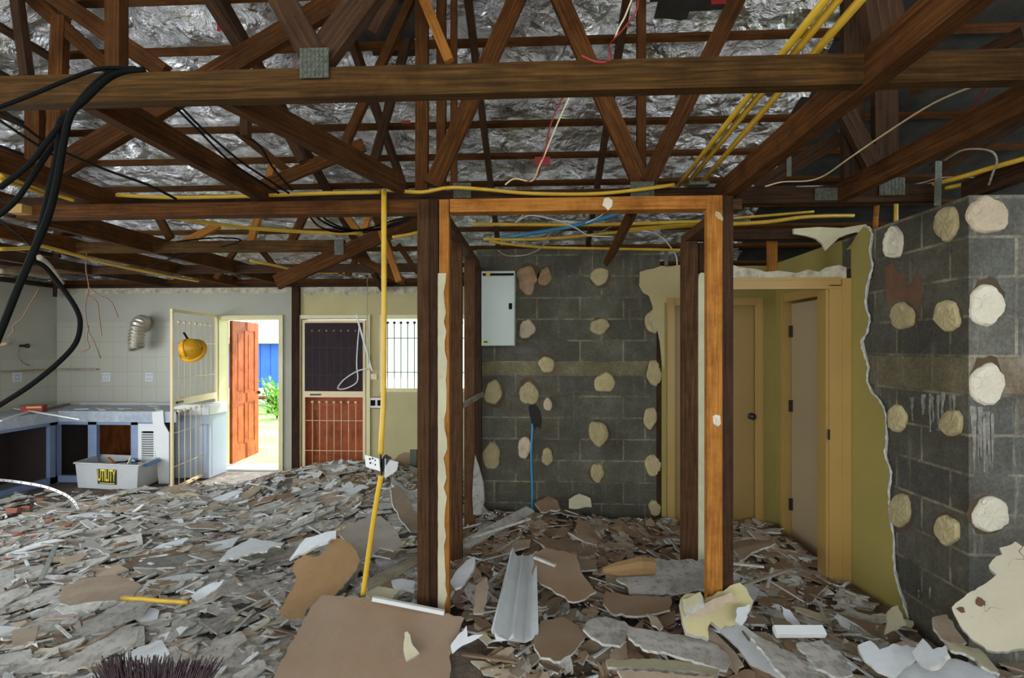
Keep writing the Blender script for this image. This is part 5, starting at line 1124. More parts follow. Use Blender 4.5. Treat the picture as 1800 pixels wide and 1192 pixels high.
def blocked(x, y):
    if y > YB-.1 and bx0-.1 < x < 5: return True
    if x > XP-.12 and y > YP-.1: return True
    if x < fx+.1 and y > 4.3: return True
    if x < -3.35 and x > -4.75 and y > 5.85: return True
    if x < -4.6 and y > 5.55: return True
    if x < -4.3-(5.9-y)*.5 and y > 4.6 and rs.random() < .8: return True
    if y > 6.5: return True
    if -5.35 < x < -4.2 and 5.6 < y: return True
    if y > 1.9 and y < 2.62 and -1.05 < x < -.25 and True: return True   # the big brown board lies here
    return False
cand = []
for k in range(15000):
    D = rs.uniform(1.9, 6.7); u = rs.uniform(-1.05, 1.05); 
    if rs.random() > D/6.7*.55+.45*(D/6.7)**.5: continue
    d = ray(900+900*u, 612); x, y = d.x*D, d.y*D
    if blocked(x, y): continue
    zn, pr = zone(x, y)
    L = min(.46, max(.05, rs.lognormvariate(-2.15, .55))); asp = rs.uniform(.16, .62)
    cand.append((L/D, x, y, L, asp, zn, rs.choices(range(5), pr)[0]))
cand.sort(key=lambda c: -c[0])
NI = 290
protos = {}
def proto(mi, q):
    key = (mi, q)
    if key not in protos:
        rn = random.Random(mi*100+q); L = (.10, .14, .18, .22, .27, .33, .40, .48)[q//3]; asp = rn.uniform(.2, .62); m = MB()
        m.slab([(a, b_, 0) for a, b_ in shard_shape(L, asp, rn)], .011, (0, 0, 1), 0, 1 if rn.random() < .5 else 0, 2)
        o = m.build('plasterboard_shard', [MATS[mi], 'shard_brown' if mi in (0, 1, 4) else 'shard_grey', 'gypsum'])
        col.objects.unlink(o); protos[key] = o
    return protos[key]
bulk = []
MARKS = [(640, 1040, 'the foot of the yellow conduit'), (750, 1060, 'the middle posts'), (650, 1140, 'the huge brown board'), (560, 1020, 'the torn orange-brown board'), (650, 945, 'the speckled pinkish sheet'),
 (905, 1060, 'the cornice length'), (1265, 1035, 'the right post'), (1260, 1075, 'the yellow chunk'), (1735, 1050, 'the very large cream sheet'), (1590, 1130, 'the white lower right sheets'), (270, 1160, 'the broom bristles'),
 (270, 1055, 'the broken yellow conduit'), (175, 1040, 'the broad pinkish grey sheet'), (165, 1145, 'the long narrow slab'), (205, 840, 'the storage tub'), (300, 860, 'the open grille'), (445, 830, 'the open doorway'),
 (540, 830, 'the screen door heap'), (560, 890, 'the bright white heap sheet'), (990, 1010, 'the bent brown board'), (1170, 1010, 'the long grey sheet'), (1065, 1105, 'the crumbling grey slab'), (1180, 1135, 'the crumb strewn sheet'),
 (1400, 1110, 'the white topped strip'), (1480, 1000, 'the hall doorway jamb'), (1585, 1060, 'the torn yellow lining'), (1215, 960, 'the brown hall stud'), (938, 860, 'the blue pipe'), (1050, 880, 'the middle block wall foot'),
 (85, 985, 'the grey metal strap'), (170, 965, 'the twisted white strip'), (60, 850, 'the arching perforated strip'), (45, 1120, 'the squarish left edge sheet'), (440, 960, 'the pale pointed sheet'), (820, 930, 'the long grey slanting board'), (1350, 1180, 'the long dusty slab')]
USED = {}
def shard_label(Mx, cn, L, asp, zn):
    p = Mx.translation; u = (p.x*CY+p.y*SY); d = (-p.x*SY+p.y*CY); px = 900+900*u/d; py = 612-900*(p.z-EYE)/d
    size = 'small' if L < .17 else 'medium' if L < .27 else 'large'; shp = 'narrow' if asp < .3 else 'pointed' if asp < .45 else 'broad'
    for mx, my, nm in sorted(MARKS, key=lambda q: (q[0]-px)**2+((q[1]-py)*1.5)**2):
        dx, dy = px-mx, (py-my)*1.5; rel = ('left of' if dx < 0 else 'right of') if abs(dx) > abs(dy) else ('behind' if dy < 0 else 'in front of')
        lb = '%s %s %s shard %s %s' % (size, shp, cn, rel, nm)
        if lb not in USED: USED[lb] = 1; return lb
    return cn+' '+LB[zn]
def pose(x, y, L, rn, zn):
    e = .08; nx = -(H(x+e, y)-H(x-e, y))/(2*e); ny = -(H(x, y+e)-H(x, y-e))/(2*e)
    tl = .24 if L < .18 else .09
    n = Vector((nx+rn.gauss(0, tl)*.8, ny+rn.gauss(0, tl)-.08, 1)).normalized()
    az = rn.gauss(.5, .4) if zn == 'left' else (rn.gauss(-.5, .7) if zn in ('right', 'hall') else rn.uniform(0, 3.14))
    a = Vector((math.cos(az), math.sin(az), 0)); a = (a-n*a.dot(n)).normalized(); b_ = n.cross(a)
    z = H(x, y)+.008+abs(a.z)*L*.22+rn.uniform(0, .022)-.004
    return Matrix(((a.x, b_.x, n.x, x), (a.y, b_.y, n.y, y), (a.z, b_.z, n.z, z), (0, 0, 0, 1)))
for k, (s_, x, y, L, asp, zn, mi) in enumerate(cand):
    Mx = pose(x, y, L, rs, zn)
    if k < NI:
        q = min(7, max(0, min(range(8), key=lambda i: abs((.10, .14, .18, .22, .27, .33, .40, .48)[i]-L))))*3+rs.randrange(3)
        p = proto(mi, q); o = p.copy(); col.objects.link(o); o.matrix_world = Mx
        cn = ('grey', 'white', 'tan', 'brown', 'cream')[mi]
        o['label'] = shard_label(Mx, cn, L, asp, zn); o['category'] = 'plasterboard'; o['group'] = cn+' '+GR[zn].replace('dusty grey ', '').replace('brown ', '')
    else: bulk.append((Mx, L, asp, mi))
m = MB()
for Mx, L, asp, mi in bulk:
    pts = [Mx@Vector((a, b_, 0)) for a, b_ in shard_shape(L, asp, rs)]; m.slab(pts, .010, Mx.to_3x3()@Vector((0, 0, 1)), mi, rs.choice((mi, 3)), 5 if rs.random() < (.8 if Mx.translation.x < -.6 else .35) else mi)
o = m.build('plasterboard_rubble', MATS); tag(o, 'countless smaller broken plasterboard shards strewn across the floor', 'rubble', kind='stuff')
# crumbs and splinters
m = MB()
for k in range(9000):
    D = rs.uniform(1.9, 6.3); u = rs.uniform(-1.05, 1.05); d = ray(900+900*u, 612); x, y = d.x*D, d.y*D
    if blocked(x, y) and not (-1.05 < x < -.25 and y < 2.62): continue
    if 1.9 < y < 2.62 and -1.05 < x < -.25: continue
    zn, pr = zone(x, y); z = H(x, y); s_ = rs.uniform(.004, .014)*(1 if rs.random() < .9 else 2.2); c = Vector((x, y, z+s_*.6+rs.uniform(0, .02)))
    mi = rs.choice((5, 5, 1, 0, rs.choices(range(5), pr)[0])); i = len(m.v)
    vs = [c+Vector((rs.uniform(-1, 1), rs.uniform(-1, 1), rs.uniform(-.7, .7))).normalized()*s_ for _ in range(4)]
    m.v += [tuple(p) for p in vs]
    for f_ in ((0, 1, 2), (0, 3, 1), (1, 3, 2), (0, 2, 3)): m.face(tuple(i+q for q in f_), mi)
for k in range(700):
    D = rs.uniform(2.0, 6.2); u = rs.uniform(-1.05, 1.05); d = ray(900+900*u, 612); x, y = d.x*D, d.y*D
    if blocked(x, y): continue
    L = rs.uniform(.05, .28); az = rs.uniform(0, 6.28); a = Vector((math.cos(az), math.sin(az), rs.uniform(-.15, .15)))*L/2; c = Vector((x, y, H(x, y)+.025+abs(a.z)))
    m.beam(c-a, c+a, rs.uniform(.005, .02), rs.uniform(.004, .01), (0, 0, 1), rs.choice((5, 1, 2, 3)))
o = m.build('plaster_crumbs', MATS); tag(o, 'white plaster crumbs and thin splinters scattered over the rubble', 'rubble', kind='stuff')

# ---------------------------------------------------------------- large pieces that can be told apart
def feat(outline, c3, mats, label, name='plasterboard_sheet', th=.012, cat='plasterboard', cut=True):
    a, b_, c = [P(x, y, D=d) for x, y, d in c3]; n = (b_-a).cross(c-a).normalized(); mid = a
    if n.dot(Vector((0, 0, EYE))-mid) < 0: n = -n
    pts = []
    for k in range(len(outline)):
        p, q = outline[k], outline[(k+1) % len(outline)]; pts.append(p)
        L = math.hypot(q[0]-p[0], q[1]-p[1])
        if L > 16:
            for j in range(1, int(L//8)): t = j/int(L//8); pts.append((p[0]+(q[0]-p[0])*t+rs.uniform(-2.2, 2.2), p[1]+(q[1]-p[1])*t+rs.uniform(-2.2, 2.2)))
    P3 = [PP(x, y, a, n) for x, y in pts]
    o = MB().slab(P3, th, n, 0, 1, 2).build(name, mats+['gypsum'] if len(mats) == 2 else mats)
    return tag(o, label, cat, rec=True)
M['shard_pink'] = paper('pinkish_speckled_board', (.50, .44, .38), (.42, .36, .30), (.12, .08, .05), .62, 0, 6)
BR = ['shard_brown', 'shard_grey']; GY = ['shard_grey', 'shard_brown']; WH = ['shard_white', 'shard_brown']; TN = ['shard_tan', 'shard_grey']; CR = ['shard_cream', 'shard_brown']
M['bigbrown'] = paper('large_brown_board', (.31, .22, .15), (.24, .145, .075), (.42, .37, .31), .68, 0, 1.6); M['bigorange'] = paper('orange_brown_board', (.30, .175, .075), (.22, .125, .05), (.35, .28, .2), .72, 0, 2.5)
feat([(566, 1046), (640, 1050), (700, 1063), (782, 1078), (816, 1086), (806, 1110), (800, 1135), (790, 1150), (792, 1200), (800, 1270), (430, 1270), (482, 1192), (505, 1140), (530, 1100), (548, 1065)], ((560, 1047, 2.64), (808, 1084, 2.60), (482, 1195, 2.28)), ['bigbrown', 'shard_grey', 'gypsum'],
     'huge flat brown board at the bottom of the view in front of the middle posts')
m = MB(); a_, b_ = P(655, 1052, D=2.62), P(781, 1077, D=2.60); tag(MB().beam(a_, b_, .02, .02, (0, 0, 1)).build('edge_bead', 'white'), 'white edging strip along the top edge of the huge brown board', 'strip')
feat([(588, 944), (600, 946), (615, 955), (627, 970), (632, 985), (626, 1000), (610, 1020), (590, 1045), (570, 1062), (558, 1066), (545, 1064), (530, 1088), (505, 1088), (492, 1078), (500, 1060), (517, 1030), (521, 1015), (514, 1003), (520, 985), (535, 975), (560, 978), (575, 965)], ((520, 1000, 3.0), (630, 975, 3.0), (510, 1085, 2.78)), ['bigorange', 'shard_grey', 'gypsum'],
     'torn orange-brown board standing up left of the slanting yellow conduit')
feat([(508, 984), (522, 965), (537, 946), (560, 940), (591, 933), (590, 944), (560, 958), (535, 972)], ((508, 984, 3.1), (591, 938, 3.15), (537, 946, 3.35)), WH, 'pale pointed sheet lying on top of the torn orange-brown board')
feat([(597, 940), (612, 925), (625, 918), (650, 908), (668, 906), (690, 925), (702, 945), (708, 956), (692, 968), (668, 962), (650, 978), (634, 984), (622, 965)], ((600, 942, 3.45), (702, 945, 3.45), (640, 984, 3.15)), ['shard_pink', 'shard_tan'], 'pinkish white speckled sheet behind the slanting yellow conduit')
feat([(688, 860), (697, 853), (715, 872), (735, 905), (738, 935), (722, 935), (705, 915), (690, 885)], ((690, 860, 4.2), (736, 905, 4.1), (722, 935, 3.9)), TN, 'upright tan board leaning against the middle posts, dark behind')
feat([(690, 838), (697, 846), (718, 862), (728, 872), (712, 870), (697, 862), (688, 850)], ((690, 840, 4.6), (728, 872, 4.3), (700, 862, 4.3)), WH, 'curled bright white strip of board left of the middle posts')
feat([(510, 888), (540, 876), (560, 880), (608, 885), (612, 893), (585, 902), (562, 908), (530, 900)], ((510, 888, 5.0), (612, 890, 5.0), (562, 908, 4.75)), WH, 'large bright white sheet in the heap between open door and yellow conduit')
feat([(555, 868), (595, 860), (640, 852), (648, 856), (612, 872), (570, 880)], ((555, 870, 5.3), (645, 855, 5.3), (600, 880, 5.0)), WH, 'long white sheet higher in the heap left of the dangling sockets')
feat([(500, 830), (540, 820), (582, 816), (588, 822), (590, 838), (560, 842), (520, 838), (495, 845)], ((500, 832, 6.2), (588, 820, 6.25), (540, 842, 5.9)), ['shard_tan', 'shard_grey'], 'tan sheet topping the heap at the foot of the closed screen door')
feat([(588, 826), (618, 824), (624, 830), (600, 838), (575, 846), (560, 845)], ((588, 828, 6.1), (622, 828, 6.1), (575, 846, 5.8)), ['shard_tan', 'shard_grey'], 'narrow tan sheet right of the one topping the door heap')
feat([(610, 842), (625, 838), (648, 858), (640, 862), (622, 858)], ((612, 842, 5.8), (646, 858, 5.5), (622, 860, 5.5)), TN, 'small slanting tan board on the right side of the door heap')
a_, b_ = P(640, 1032, D=2.75), P(736, 984, D=3.1); tag(MB().beam(a_, b_, .06, .02, (0, -.6, .8)).build('timber_offcut', 'wood_grey'), 'grey plank lying from the slanting conduit to the middle posts', 'timber')
a_, b_ = P(570, 1072, D=2.85), P(634, 990, D=3.1); tag(MB().beam(a_, b_, .05, .025, (.5, -.6, .6)).build('timber_offcut', 'wood_grey'), 'splintered pale timber on the right edge of the torn orange-brown board', 'timber')
feat([(688, 1020), (715, 1018), (730, 1022), (728, 1040), (700, 1036), (690, 1028)], ((690, 1020, 2.9), (728, 1022, 2.9), (710, 1040, 2.8)), WH, 'small white sheet between grey plank and the huge brown board')
feat([(640, 1035), (660, 1030), (705, 1035), (690, 1052), (672, 1050), (652, 1052)], ((640, 1038, 2.82), (705, 1036, 2.82), (672, 1052, 2.75)), CR, 'pale spattered sheet at the foot of the slanting conduit')
# coved cornice length
ca, cb, cc, cd = P(897, 972, D=3.30), P(938, 985, D=3.30), P(860, 1118, D=2.50), P(940, 1130, D=2.50)
ea = (cc-ca); eb2 = (cb-ca); en = eb2.cross(ea).normalized(); en = en if en.z > 0 else -en
prof = [(0, .02), (.03, .045), (.10, .03), (.18, .012), (.30, .004), (.42, .006), (.46, .022), (.50, .024), (.53, .008), (.78, .006), (.80, .02), (.86, .024), (.90, .045), (1.0, .06), (1.0, .045), (.90, .03), (.86, .006), (.8, -.004), (.5, -.008), (.18, -.004), (.1, .014), (.03, .03)]
m = MB(); NL = 8
for j in range(NL+1):
    t = j/NL; A_ = ca.lerp(cc, t); B_ = cb.lerp(cd, t)
    for (u_, h_) in prof: m.v.append(tuple(A_+(B_-A_)*u_+en*h_+(ea.normalized()*rs.uniform(-.03, .03) if j in (0, NL) else Vector())))
K = len(prof)
for j in range(NL):
    for k in range(K): k2 = (k+1) % K; m.face((j*K+k, j*K+k2, (j+1)*K+k2, (j+1)*K+k))
m.face(tuple(reversed(range(K)))); m.face(tuple(NL*K+k for k in range(K)))
M['cornice'] = simple('pale_blue_white_cornice_paint', (.60, .62, .62), .6, 0, (.52, .54, .54), 6, .05)
o = m.build('cornice_length', 'cornice'); b2 = bmesh.new(); b2.from_mesh(o.data); bmesh.ops.recalc_face_normals(b2, faces=b2.faces); b2.to_mesh(o.data); b2.free()
tag(o, 'pale moulded cornice length lying end-on between the two groups of posts', 'cornice')
feat([(938, 975), (960, 963), (990, 968), (1012, 976), (1020, 1000), (1034, 1022), (1048, 1040), (1030, 1052), (1008, 1058), (985, 1045), (960, 1030), (935, 1010)], ((940, 980, 3.2), (1015, 978, 3.25), (1010, 1058, 2.85)), ['bigbrown', 'shard_grey', 'gypsum'], 'bent brown board right of the pale cornice length')
a_, b_ = P(940, 980, D=3.15), P(976, 994, D=3.05); tag(MB().beam(a_, b_, .02, .015, (0, 0, 1)).build('strip_offcut', 'gypsum'), 'thin pale strip lying on the bent brown board', 'strip')
feat([(1150, 983), (1200, 984), (1243, 985), (1244, 1038), (1220, 1036), (1190, 1043), (1106, 1044), (1104, 1030), (1083, 1018), (1090, 1010), (1140, 1012)], ((1150, 983, 3.35), (1243, 985, 3.35), (1106, 1044, 3.0)), GY, 'long grey sheet reaching to the foot of the right post')
r0, r1_ = P(1060, 1003, D=3.1), P(1150, 996, D=3.1); m = MB(); m.tube([r0, r0.lerp(r1_, .3), r0.lerp(r1_, .75)+Vector((0, 0, .01)), r1_], [.018, .045, .058, .05], 9)
tag(m.build('rolled_paper', 'bigorange'), 'orange-brown rolled board paper on the long grey sheet', 'paper roll')
feat([(1065, 1038), (1100, 1046), (1180, 1048), (1178, 1072), (1130, 1082), (1075, 1078), (1060, 1060)], ((1065, 1040, 3.0), (1180, 1048, 2.95), (1120, 1082, 2.75)), ['bigbrown', 'shard_grey', 'gypsum'], 'dark brown sheet in front of the long grey sheet')
feat([(1040, 1088), (1065, 1084), (1098, 1092), (1110, 1105), (1100, 1120), (1090, 1135), (1060, 1132), (1040, 1120), (1025, 1105)], ((1030, 1092, 2.6), (1108, 1100, 2.6), (1060, 1134, 2.4)), GY, 'crumbling grey-white slab in the middle of the foreground')
feat([(950, 1092), (985, 1084), (1015, 1098), (1030, 1115), (1010, 1145), (985, 1162), (950, 1155), (938, 1130)], ((950, 1094, 2.6), (1018, 1100, 2.6), (965, 1160, 2.3)), ['bigbrown', 'shard_grey', 'gypsum'], 'rounded brown sheet just right of the near end of the cornice length')
feat([(1065, 1160), (1130, 1158), (1200, 1162), (1265, 1175), (1262, 1186), (1190, 1178), (1120, 1174), (1068, 1172)], ((1066, 1162, 2.3), (1264, 1176, 2.3), (1120, 1180, 2.22)), ['shard_cream', 'shard_tan'], 'long pale lath strip along the bottom edge of the view')
feat([(1085, 1178), (1150, 1180), (1270, 1192), (1290, 1215), (1100, 1205)], ((1086, 1180, 2.2), (1280, 1195, 2.2), (1100, 1208, 2.12)), ['shard_tan', 'shard_grey'], 'tan strip below the long pale lath at the bottom edge')
feat([(1105, 1100), (1160, 1110), (1230, 1120), (1262, 1135), (1285, 1160), (1278, 1178), (1240, 1168), (1180, 1150), (1130, 1140), (1105, 1120)], ((1105, 1104, 2.55), (1262, 1135, 2.5), (1240, 1172, 2.3)), GY, 'broad dusty grey sheet strewn with crumbs below the yellow chunk')
feat([(1137, 1078), (1155, 1085), (1165, 1100), (1160, 1108), (1145, 1098)], ((1138, 1078, 2.7), (1164, 1098, 2.6), (1150, 1106, 2.58)), TN, 'small pointed tan shard left of the yellow chunk')
# yellow plaster chunk at the foot of the right post
yc = [(1197, 1052), (1212, 1043), (1231, 1040), (1238, 1056), (1252, 1048), (1262, 1040), (1278, 1034), (1300, 1024), (1312, 1034), (1318, 1048), (1324, 1056), (1318, 1076), (1296, 1080), (1294, 1098), (1275, 1100), (1268, 1106), (1250, 1092), (1244, 1104), (1246, 1124), (1225, 1118), (1206, 1112), (1200, 1092), (1197, 1070)]
o = feat(yc, ((1200, 1110, 2.50), (1200, 1052, 2.62), (1318, 1050, 2.62)), ['chunk_yellow' if 'chunk_yellow' in M else 'shard_cream', 'shard_brown'], 'ragged pale yellow plaster chunk propped at the foot of the right post', 'plaster_chunk', .03)
def kid(outline, c3, mats, name, parent, th=.02):
    k = feat(outline, c3, mats, None, name, th, None); k.location = Vector(k.location)-Vector(parent.location); k.parent = parent; return k
k_ = kid([(1199, 1054), (1231, 1041), (1236, 1058), (1204, 1078)], ((1200, 1054, 2.57), (1231, 1042, 2.57), (1206, 1078, 2.50)), CR, 'ledge', o, .04)
k_ = kid([(1212, 1078), (1240, 1060), (1285, 1040), (1292, 1052), (1262, 1072), (1236, 1084)], ((1212, 1078, 2.53), (1240, 1060, 2.555), (1290, 1046, 2.58)), ['shard_tan', 'shard_grey'], 'torn_patch', o, .006)
k_ = kid([(1296, 1068), (1318, 1062), (1312, 1090), (1304, 1100), (1292, 1092)], ((1296, 1068, 2.52), (1318, 1062, 2.54), (1300, 1100, 2.46)), ['shard_white', 'shard_white'], 'white_flap', o, .01)
# right foreground
o = feat([(1673, 1068), (1680, 1060), (1700, 1044), (1735, 1024), (1752, 1010), (1740, 1000), (1738, 994), (1745, 984), (1762, 975), (1757, 963), (1770, 960), (1785, 952), (1796, 960), (1830, 958), (1830, 1140), (1800, 1140), (1770, 1146), (1735, 1142), (1712, 1126), (1692, 1106), (1682, 1088)], ((1673, 1068, 2.34), (1790, 956, 2.36), (1720, 1132, 2.22)), ['daub_sheet' if 'daub_sheet' in M else 'shard_cream', 'shard_white', 'gypsum'],
     'very large cream plaster sheet with rusty spots leaning on the block pier', th=.03)
for q, (cx_, cy_, rw) in enumerate(((1724, 1058, 8), (1690, 1072, 7))):
    kid([(cx_+math.cos(t)*rw*rs.uniform(.6, 1.4), cy_+math.sin(t)*rw*rs.uniform(.6, 1.3)) for t in [j*.7 for j in range(9)]], ((1673, 1068, 2.337), (1790, 956, 2.357), (1720, 1132, 2.217)), ['rust', 'rust', 'rust'], 'rust_spot', o, .002)
feat([(1508, 1134), (1522, 1128), (1530, 1126), (1540, 1134), (1546, 1142), (1570, 1131), (1610, 1138), (1614, 1156), (1592, 1172), (1572, 1192), (1545, 1180), (1520, 1160)], ((1508, 1134, 2.3), (1612, 1140, 2.3), (1560, 1192, 2.15)), ['shard_white', 'shard_grey'], 'bluish white crumpled sheet at the lower right')
feat([(1570, 1196), (1582, 1180), (1600, 1168), (1640, 1160), (1680, 1158), (1720, 1172), (1770, 1200), (1800, 1230), (1570, 1230)], ((1572, 1192, 2.2), (1690, 1160, 2.25), (1680, 1225, 2.05)), ['shard_white', 'shard_grey'], 'large bluish white sheet at the bottom right edge')
feat([(1603, 1146), (1614, 1132), (1622, 1122), (1632, 1132), (1640, 1142), (1656, 1138), (1662, 1134), (1668, 1150), (1655, 1162), (1640, 1172), (1622, 1168), (1608, 1158)], ((1603, 1148, 2.22), (1622, 1122, 2.26), (1640, 1172, 2.12)), ['shard_white', 'shard_grey'], 'curled white corner piece sitting on the lower right white sheets', th=.02)
feat([(1660, 1125), (1690, 1132), (1720, 1140), (1740, 1160), (1758, 1185), (1735, 1175), (1700, 1150), (1672, 1142)], ((1662, 1128, 2.25), (1740, 1160, 2.2), (1700, 1155, 2.15)), ['shard_cream', 'shard_white'], 'thin curved white strip below the very large cream sheet')
feat([(1640, 1085), (1665, 1080), (1682, 1108), (1700, 1130), (1680, 1138), (1655, 1122), (1642, 1105)], ((1640, 1086, 2.5), (1682, 1108, 2.45), (1655, 1125, 2.38)), ['shard_tan', 'shard_grey'], 'tan board at the foot of the pier under the very large cream sheet')
feat([(1560, 1075), (1578, 1064), (1594, 1098), (1570, 1108), (1556, 1115), (1560, 1095)], ((1562, 1075, 2.75), (1592, 1098, 2.7), (1560, 1112, 2.65)), ['shard_cream', 'shard_tan'], 'yellowish shard at the foot of the torn yellow lining')
a_, b_ = P(1362, 1110, D=2.45), P(1448, 1110, D=2.45); tag(MB().beam(a_, b_, .045, .03, (0, -.5, .8)).build('strip_offcut', 'white'), 'short white topped timber strip right of the yellow chunk', 'strip')
feat([(1320, 1120), (1340, 1122), (1395, 1150), (1440, 1190), (1450, 1215), (1400, 1215), (1370, 1180), (1345, 1150)], ((1322, 1122, 2.4), (1440, 1190, 2.2), (1370, 1185, 2.15)), ['shard_grey', 'shard_brown'], 'long dusty slab slanting down to the bottom edge right of the yellow chunk')
feat([(1400, 1130), (1445, 1125), (1480, 1150), (1500, 1185), (1470, 1190), (1430, 1170)], ((1402, 1130, 2.4), (1480, 1150, 2.35), (1470, 1190, 2.2)), GY, 'grey slab left of the bluish white crumpled sheet')
feat([(1372, 1064), (1388, 1072), (1398, 1086), (1408, 1098), (1396, 1100), (1382, 1090)], ((1372, 1064, 2.7), (1398, 1086, 2.6), (1384, 1096, 2.6)), WH, 'bright white sliver standing above the white topped timber strip')
feat([(1285, 960), (1300, 950), (1355, 948), (1362, 955), (1330, 968), (1300, 985)], ((1286, 962, 3.6), (1360, 952, 3.6), (1300, 985, 3.3)), TN, 'tan sheet on the hall threshold beside the right post')
a_, b_ = P(1290, 1034, D=2.8), P(1390, 1000, D=3.1); tag(MB().beam(a_, b_, .018, .012, (0, 0, 1)).build('strip_offcut', 'wood_grey'), 'thin pale stick running from the right post toward the hall', 'strip')
a_, b_ = P(1284, 990, D=3.1), P(1342, 996, D=3.1); tag(MB().beam(a_, b_, .02, .012, (0, 0, 1)).build('strip_offcut', 'gypsum'), 'short pale strip right behind the right post', 'strip')
a_, b_ = P(815, 958, D=3.7), P(932, 895, D=4.3); tag(MB().beam(a_, b_, .09, .012, (0, -.4, .9)).build('strip_offcut', 'shard_grey'), 'long grey board slanting from the middle posts to the block wall', 'strip')
a_, b_ = P(830, 945, D=3.8), P(932, 912, D=4.0); tag(MB().beam(a_, b_, .018, .014, (0, 0, 1)).build('strip_offcut', 'gypsum'), 'thin pale lath in front of the long grey slanting board', 'strip')
feat([(1000, 878), (1018, 868), (1038, 876), (1040, 890), (1020, 892), (1000, 892)], ((1000, 880, 4.6), (1038, 876, 4.6), (1020, 892, 4.5)), ['shard_cream', 'shard_tan'], 'cream shard standing against the foot of the block wall')
feat([(940, 885), (962, 872), (980, 880), (985, 895), (950, 900)], ((942, 888, 4.6), (982, 885, 4.6), (960, 902, 4.45)), BR, 'brown shard standing at the foot of the blue pipe')
feat([(805, 1000), (820, 985), (835, 978), (833, 1000), (818, 1022), (800, 1035), (790, 1022)], ((806, 1002, 3.0), (834, 982, 3.1), (800, 1035, 2.8)), ['shard_white', 'shard_grey'], 'pale board leaning right of the middle posts')
feat([(836, 1030), (856, 1015), (858, 1030), (848, 1078), (832, 1078)], ((836, 1030, 2.85), (858, 1025, 2.85), (840, 1078, 2.65)), ['shard_tan', 'shard_grey'], 'upright tan strip left of the cornice length')
feat([(711, 1112), (716, 1110), (726, 1135), (737, 1148), (722, 1158), (714, 1162), (709, 1142)], ((711, 1112, 2.44), (737, 1148, 2.36), (714, 1162, 2.33)), ['shard_cream', 'shard_brown'], 'small pointed chip lying on the huge brown board', 'plasterboard_shard')
feat([(792, 1135), (806, 1115), (820, 1100), (822, 1120), (850, 1115), (830, 1128), (806, 1140), (795, 1150)], ((794, 1138, 2.45), (820, 1104, 2.5), (850, 1118, 2.5)), WH, 'splayed torn white scrap at the right edge of the huge brown board')
# left field
feat([(108, 1032), (150, 1015), (205, 1010), (250, 1030), (235, 1045), (180, 1058), (125, 1066), (105, 1060)], ((108, 1040, 2.85), (248, 1030, 2.9), (130, 1066, 2.7)), ['shard_tan', 'shard_grey', 'gypsum'], 'broad pinkish grey sheet in the left foreground')
feat([(95, 1068), (140, 1062), (190, 1056), (160, 1072), (110, 1078)], ((95, 1070, 2.66), (188, 1057, 2.7), (112, 1080, 2.62)), ['gypsum', 'shard_grey'], 'narrow pale sheet folded under the broad pinkish grey one')
feat([(72, 1180), (100, 1165), (150, 1140), (200, 1115), (245, 1105), (240, 1125), (200, 1145), (160, 1168), (110, 1182)], ((72, 1180, 2.2), (243, 1108, 2.45), (112, 1184, 2.2)), GY, 'long narrow slab slanting up from the lower left')
feat([(200, 1170), (225, 1145), (285, 1125), (298, 1150), (270, 1180), (215, 1190)], ((202, 1170, 2.3), (296, 1135, 2.4), (215, 1190, 2.2)), ['shard_white', 'shard_grey'], 'bluish grey flat sheet behind the dark broom bristles')
feat([(20, 1110), (70, 1098), (60, 1128), (22, 1138)], ((20, 1112, 2.45), (68, 1100, 2.48), (24, 1138, 2.35)), TN, 'squarish tan-grey sheet at the left edge')
feat([(335, 1048), (365, 1028), (395, 1018), (380, 1036), (345, 1056)], ((336, 1048, 2.85), (394, 1020, 2.95), (350, 1058, 2.8)), WH, 'bright narrow flake right of the broken yellow conduit')
feat([(385, 985), (400, 968), (440, 945), (460, 950), (500, 955), (470, 968), (430, 975)], ((386, 984, 3.4), (500, 953, 3.6), (430, 978, 3.35)), WH, 'pale flat sheet left of the pale pointed one')
feat([(140, 955), (165, 950), (185, 965), (200, 970), (192, 974), (165, 964), (142, 962)], ((140, 956, 3.6), (196, 972, 3.5), (165, 966, 3.5)), ['white', 'white'], 'twisted bright white plastic strip in the left rubble', 'plastic_strip', .006, 'strip')
feat([(140, 915), (155, 912), (168, 926), (160, 930), (148, 922)], ((140, 916, 4.1), (166, 926, 4.0), (148, 924, 4.0)), ['white', 'white'], 'small curled white scrap behind the twisted plastic strip', 'plastic_strip', .006, 'strip')
a_, b_ = P(72, 1020, D=3.0), P(100, 955, D=3.3); tag(MB().beam(a_, b_, .03, .004, (0, -.6, .8)).build('metal_strap', 'galv'), 'grey metal strap lying in the left rubble', 'strap')
cable('conduit', [(210, 1052, 2.80), (250, 1053, 2.78), (280, 1056, 2.76), (330, 1059, 2.72)], .012, 'conduit', 'broken yellow conduit half buried in the left rubble', 'conduit', 8)
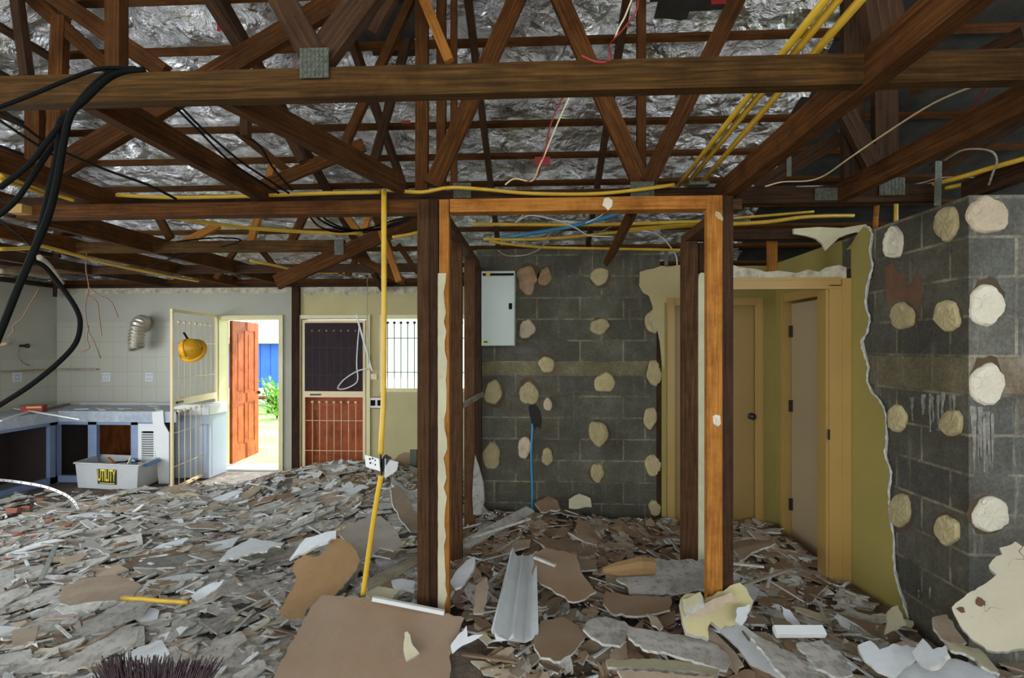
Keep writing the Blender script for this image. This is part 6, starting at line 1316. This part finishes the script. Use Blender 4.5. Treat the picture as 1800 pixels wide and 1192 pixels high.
M['brick'] = simple('broken_red_brick', (.32, .10, .06), .95, 0, (.22, .08, .05), 9, .5)
for k, (px, py, s_) in enumerate(sorted(((22, 898, .10), (45, 893, .07), (85, 918, .06), (118, 925, .04), (30, 940, .07), (60, 945, .05), (14, 985, .06), (72, 985, .05), (70, 880, .05)))):
    c = P(px, py, Z=.12); m = MB(); m.beam(c-Vector((s_/2, 0, 0)), c+Vector((s_/2, .02, rs.uniform(-.01, .02))), s_*.6, s_*.5, (0, .3, 1))
    o = m.build('brick_fragment', 'brick', bevel=.006); tag(o, ORD16[k]+' from the left of the red brick fragments in the rubble below the kitchen cupboards', 'brick', 'brick fragments below the kitchen cupboards')
# curved perforated strip
p = smooth_path([P(-10, 843, D=4.6), P(30, 847, D=4.7), P(80, 856, D=4.7), P(115, 870, D=4.65), P(130, 882, D=4.6), P(138, 896, D=4.6)], 6)
m = MB()
for a_, b_ in zip(p[:-1], p[1:]): m.beam(a_, b_+(b_-a_)*.05, .022, .003, (0, -1, .2))
m2 = MB()
for q in p[1::2]: m2.lathe([(0, 0), (.005, 0), (.005, .003), (0, .003)], q+Vector((0, -.003, 0)), (0, -1, .2), 6)
o = m.build('perforated_strip', 'white'); tag(o, 'white perforated strip arching up from the rubble at the far left', 'strip')
m2.build('holes', 'black', o)
# broom, bristles up
bc = P(270, 1235, D=1.95)
t = empty('broom', (bc.x, bc.y, bc.z-.05), 'dark purple-brown broom bristles fanning up at the lower left edge', 'broom')
MB().box(bc.x-.17, bc.x+.17, bc.y-.03, bc.y+.03, bc.z-.05, bc.z+.0).build('head', 'wood_stud', t, bevel=.008)
m = MB()
for k in range(620):
    u = rs.uniform(-1, 1); q = bc+Vector((u*.16, rs.uniform(-.025, .025), 0)); L = rs.uniform(.12, .17); tip = q+Vector((u*.07+.02+rs.uniform(-.015, .015), rs.uniform(-.03, .03), L))
    m.beam(q, tip, .0022, .0022, (0, 1, 0))
M['bristle'] = simple('dark_purple_bristle', (.06, .035, .045), .5, 0, (.12, .08, .08), 60)
m.build('bristles', 'bristle', t)
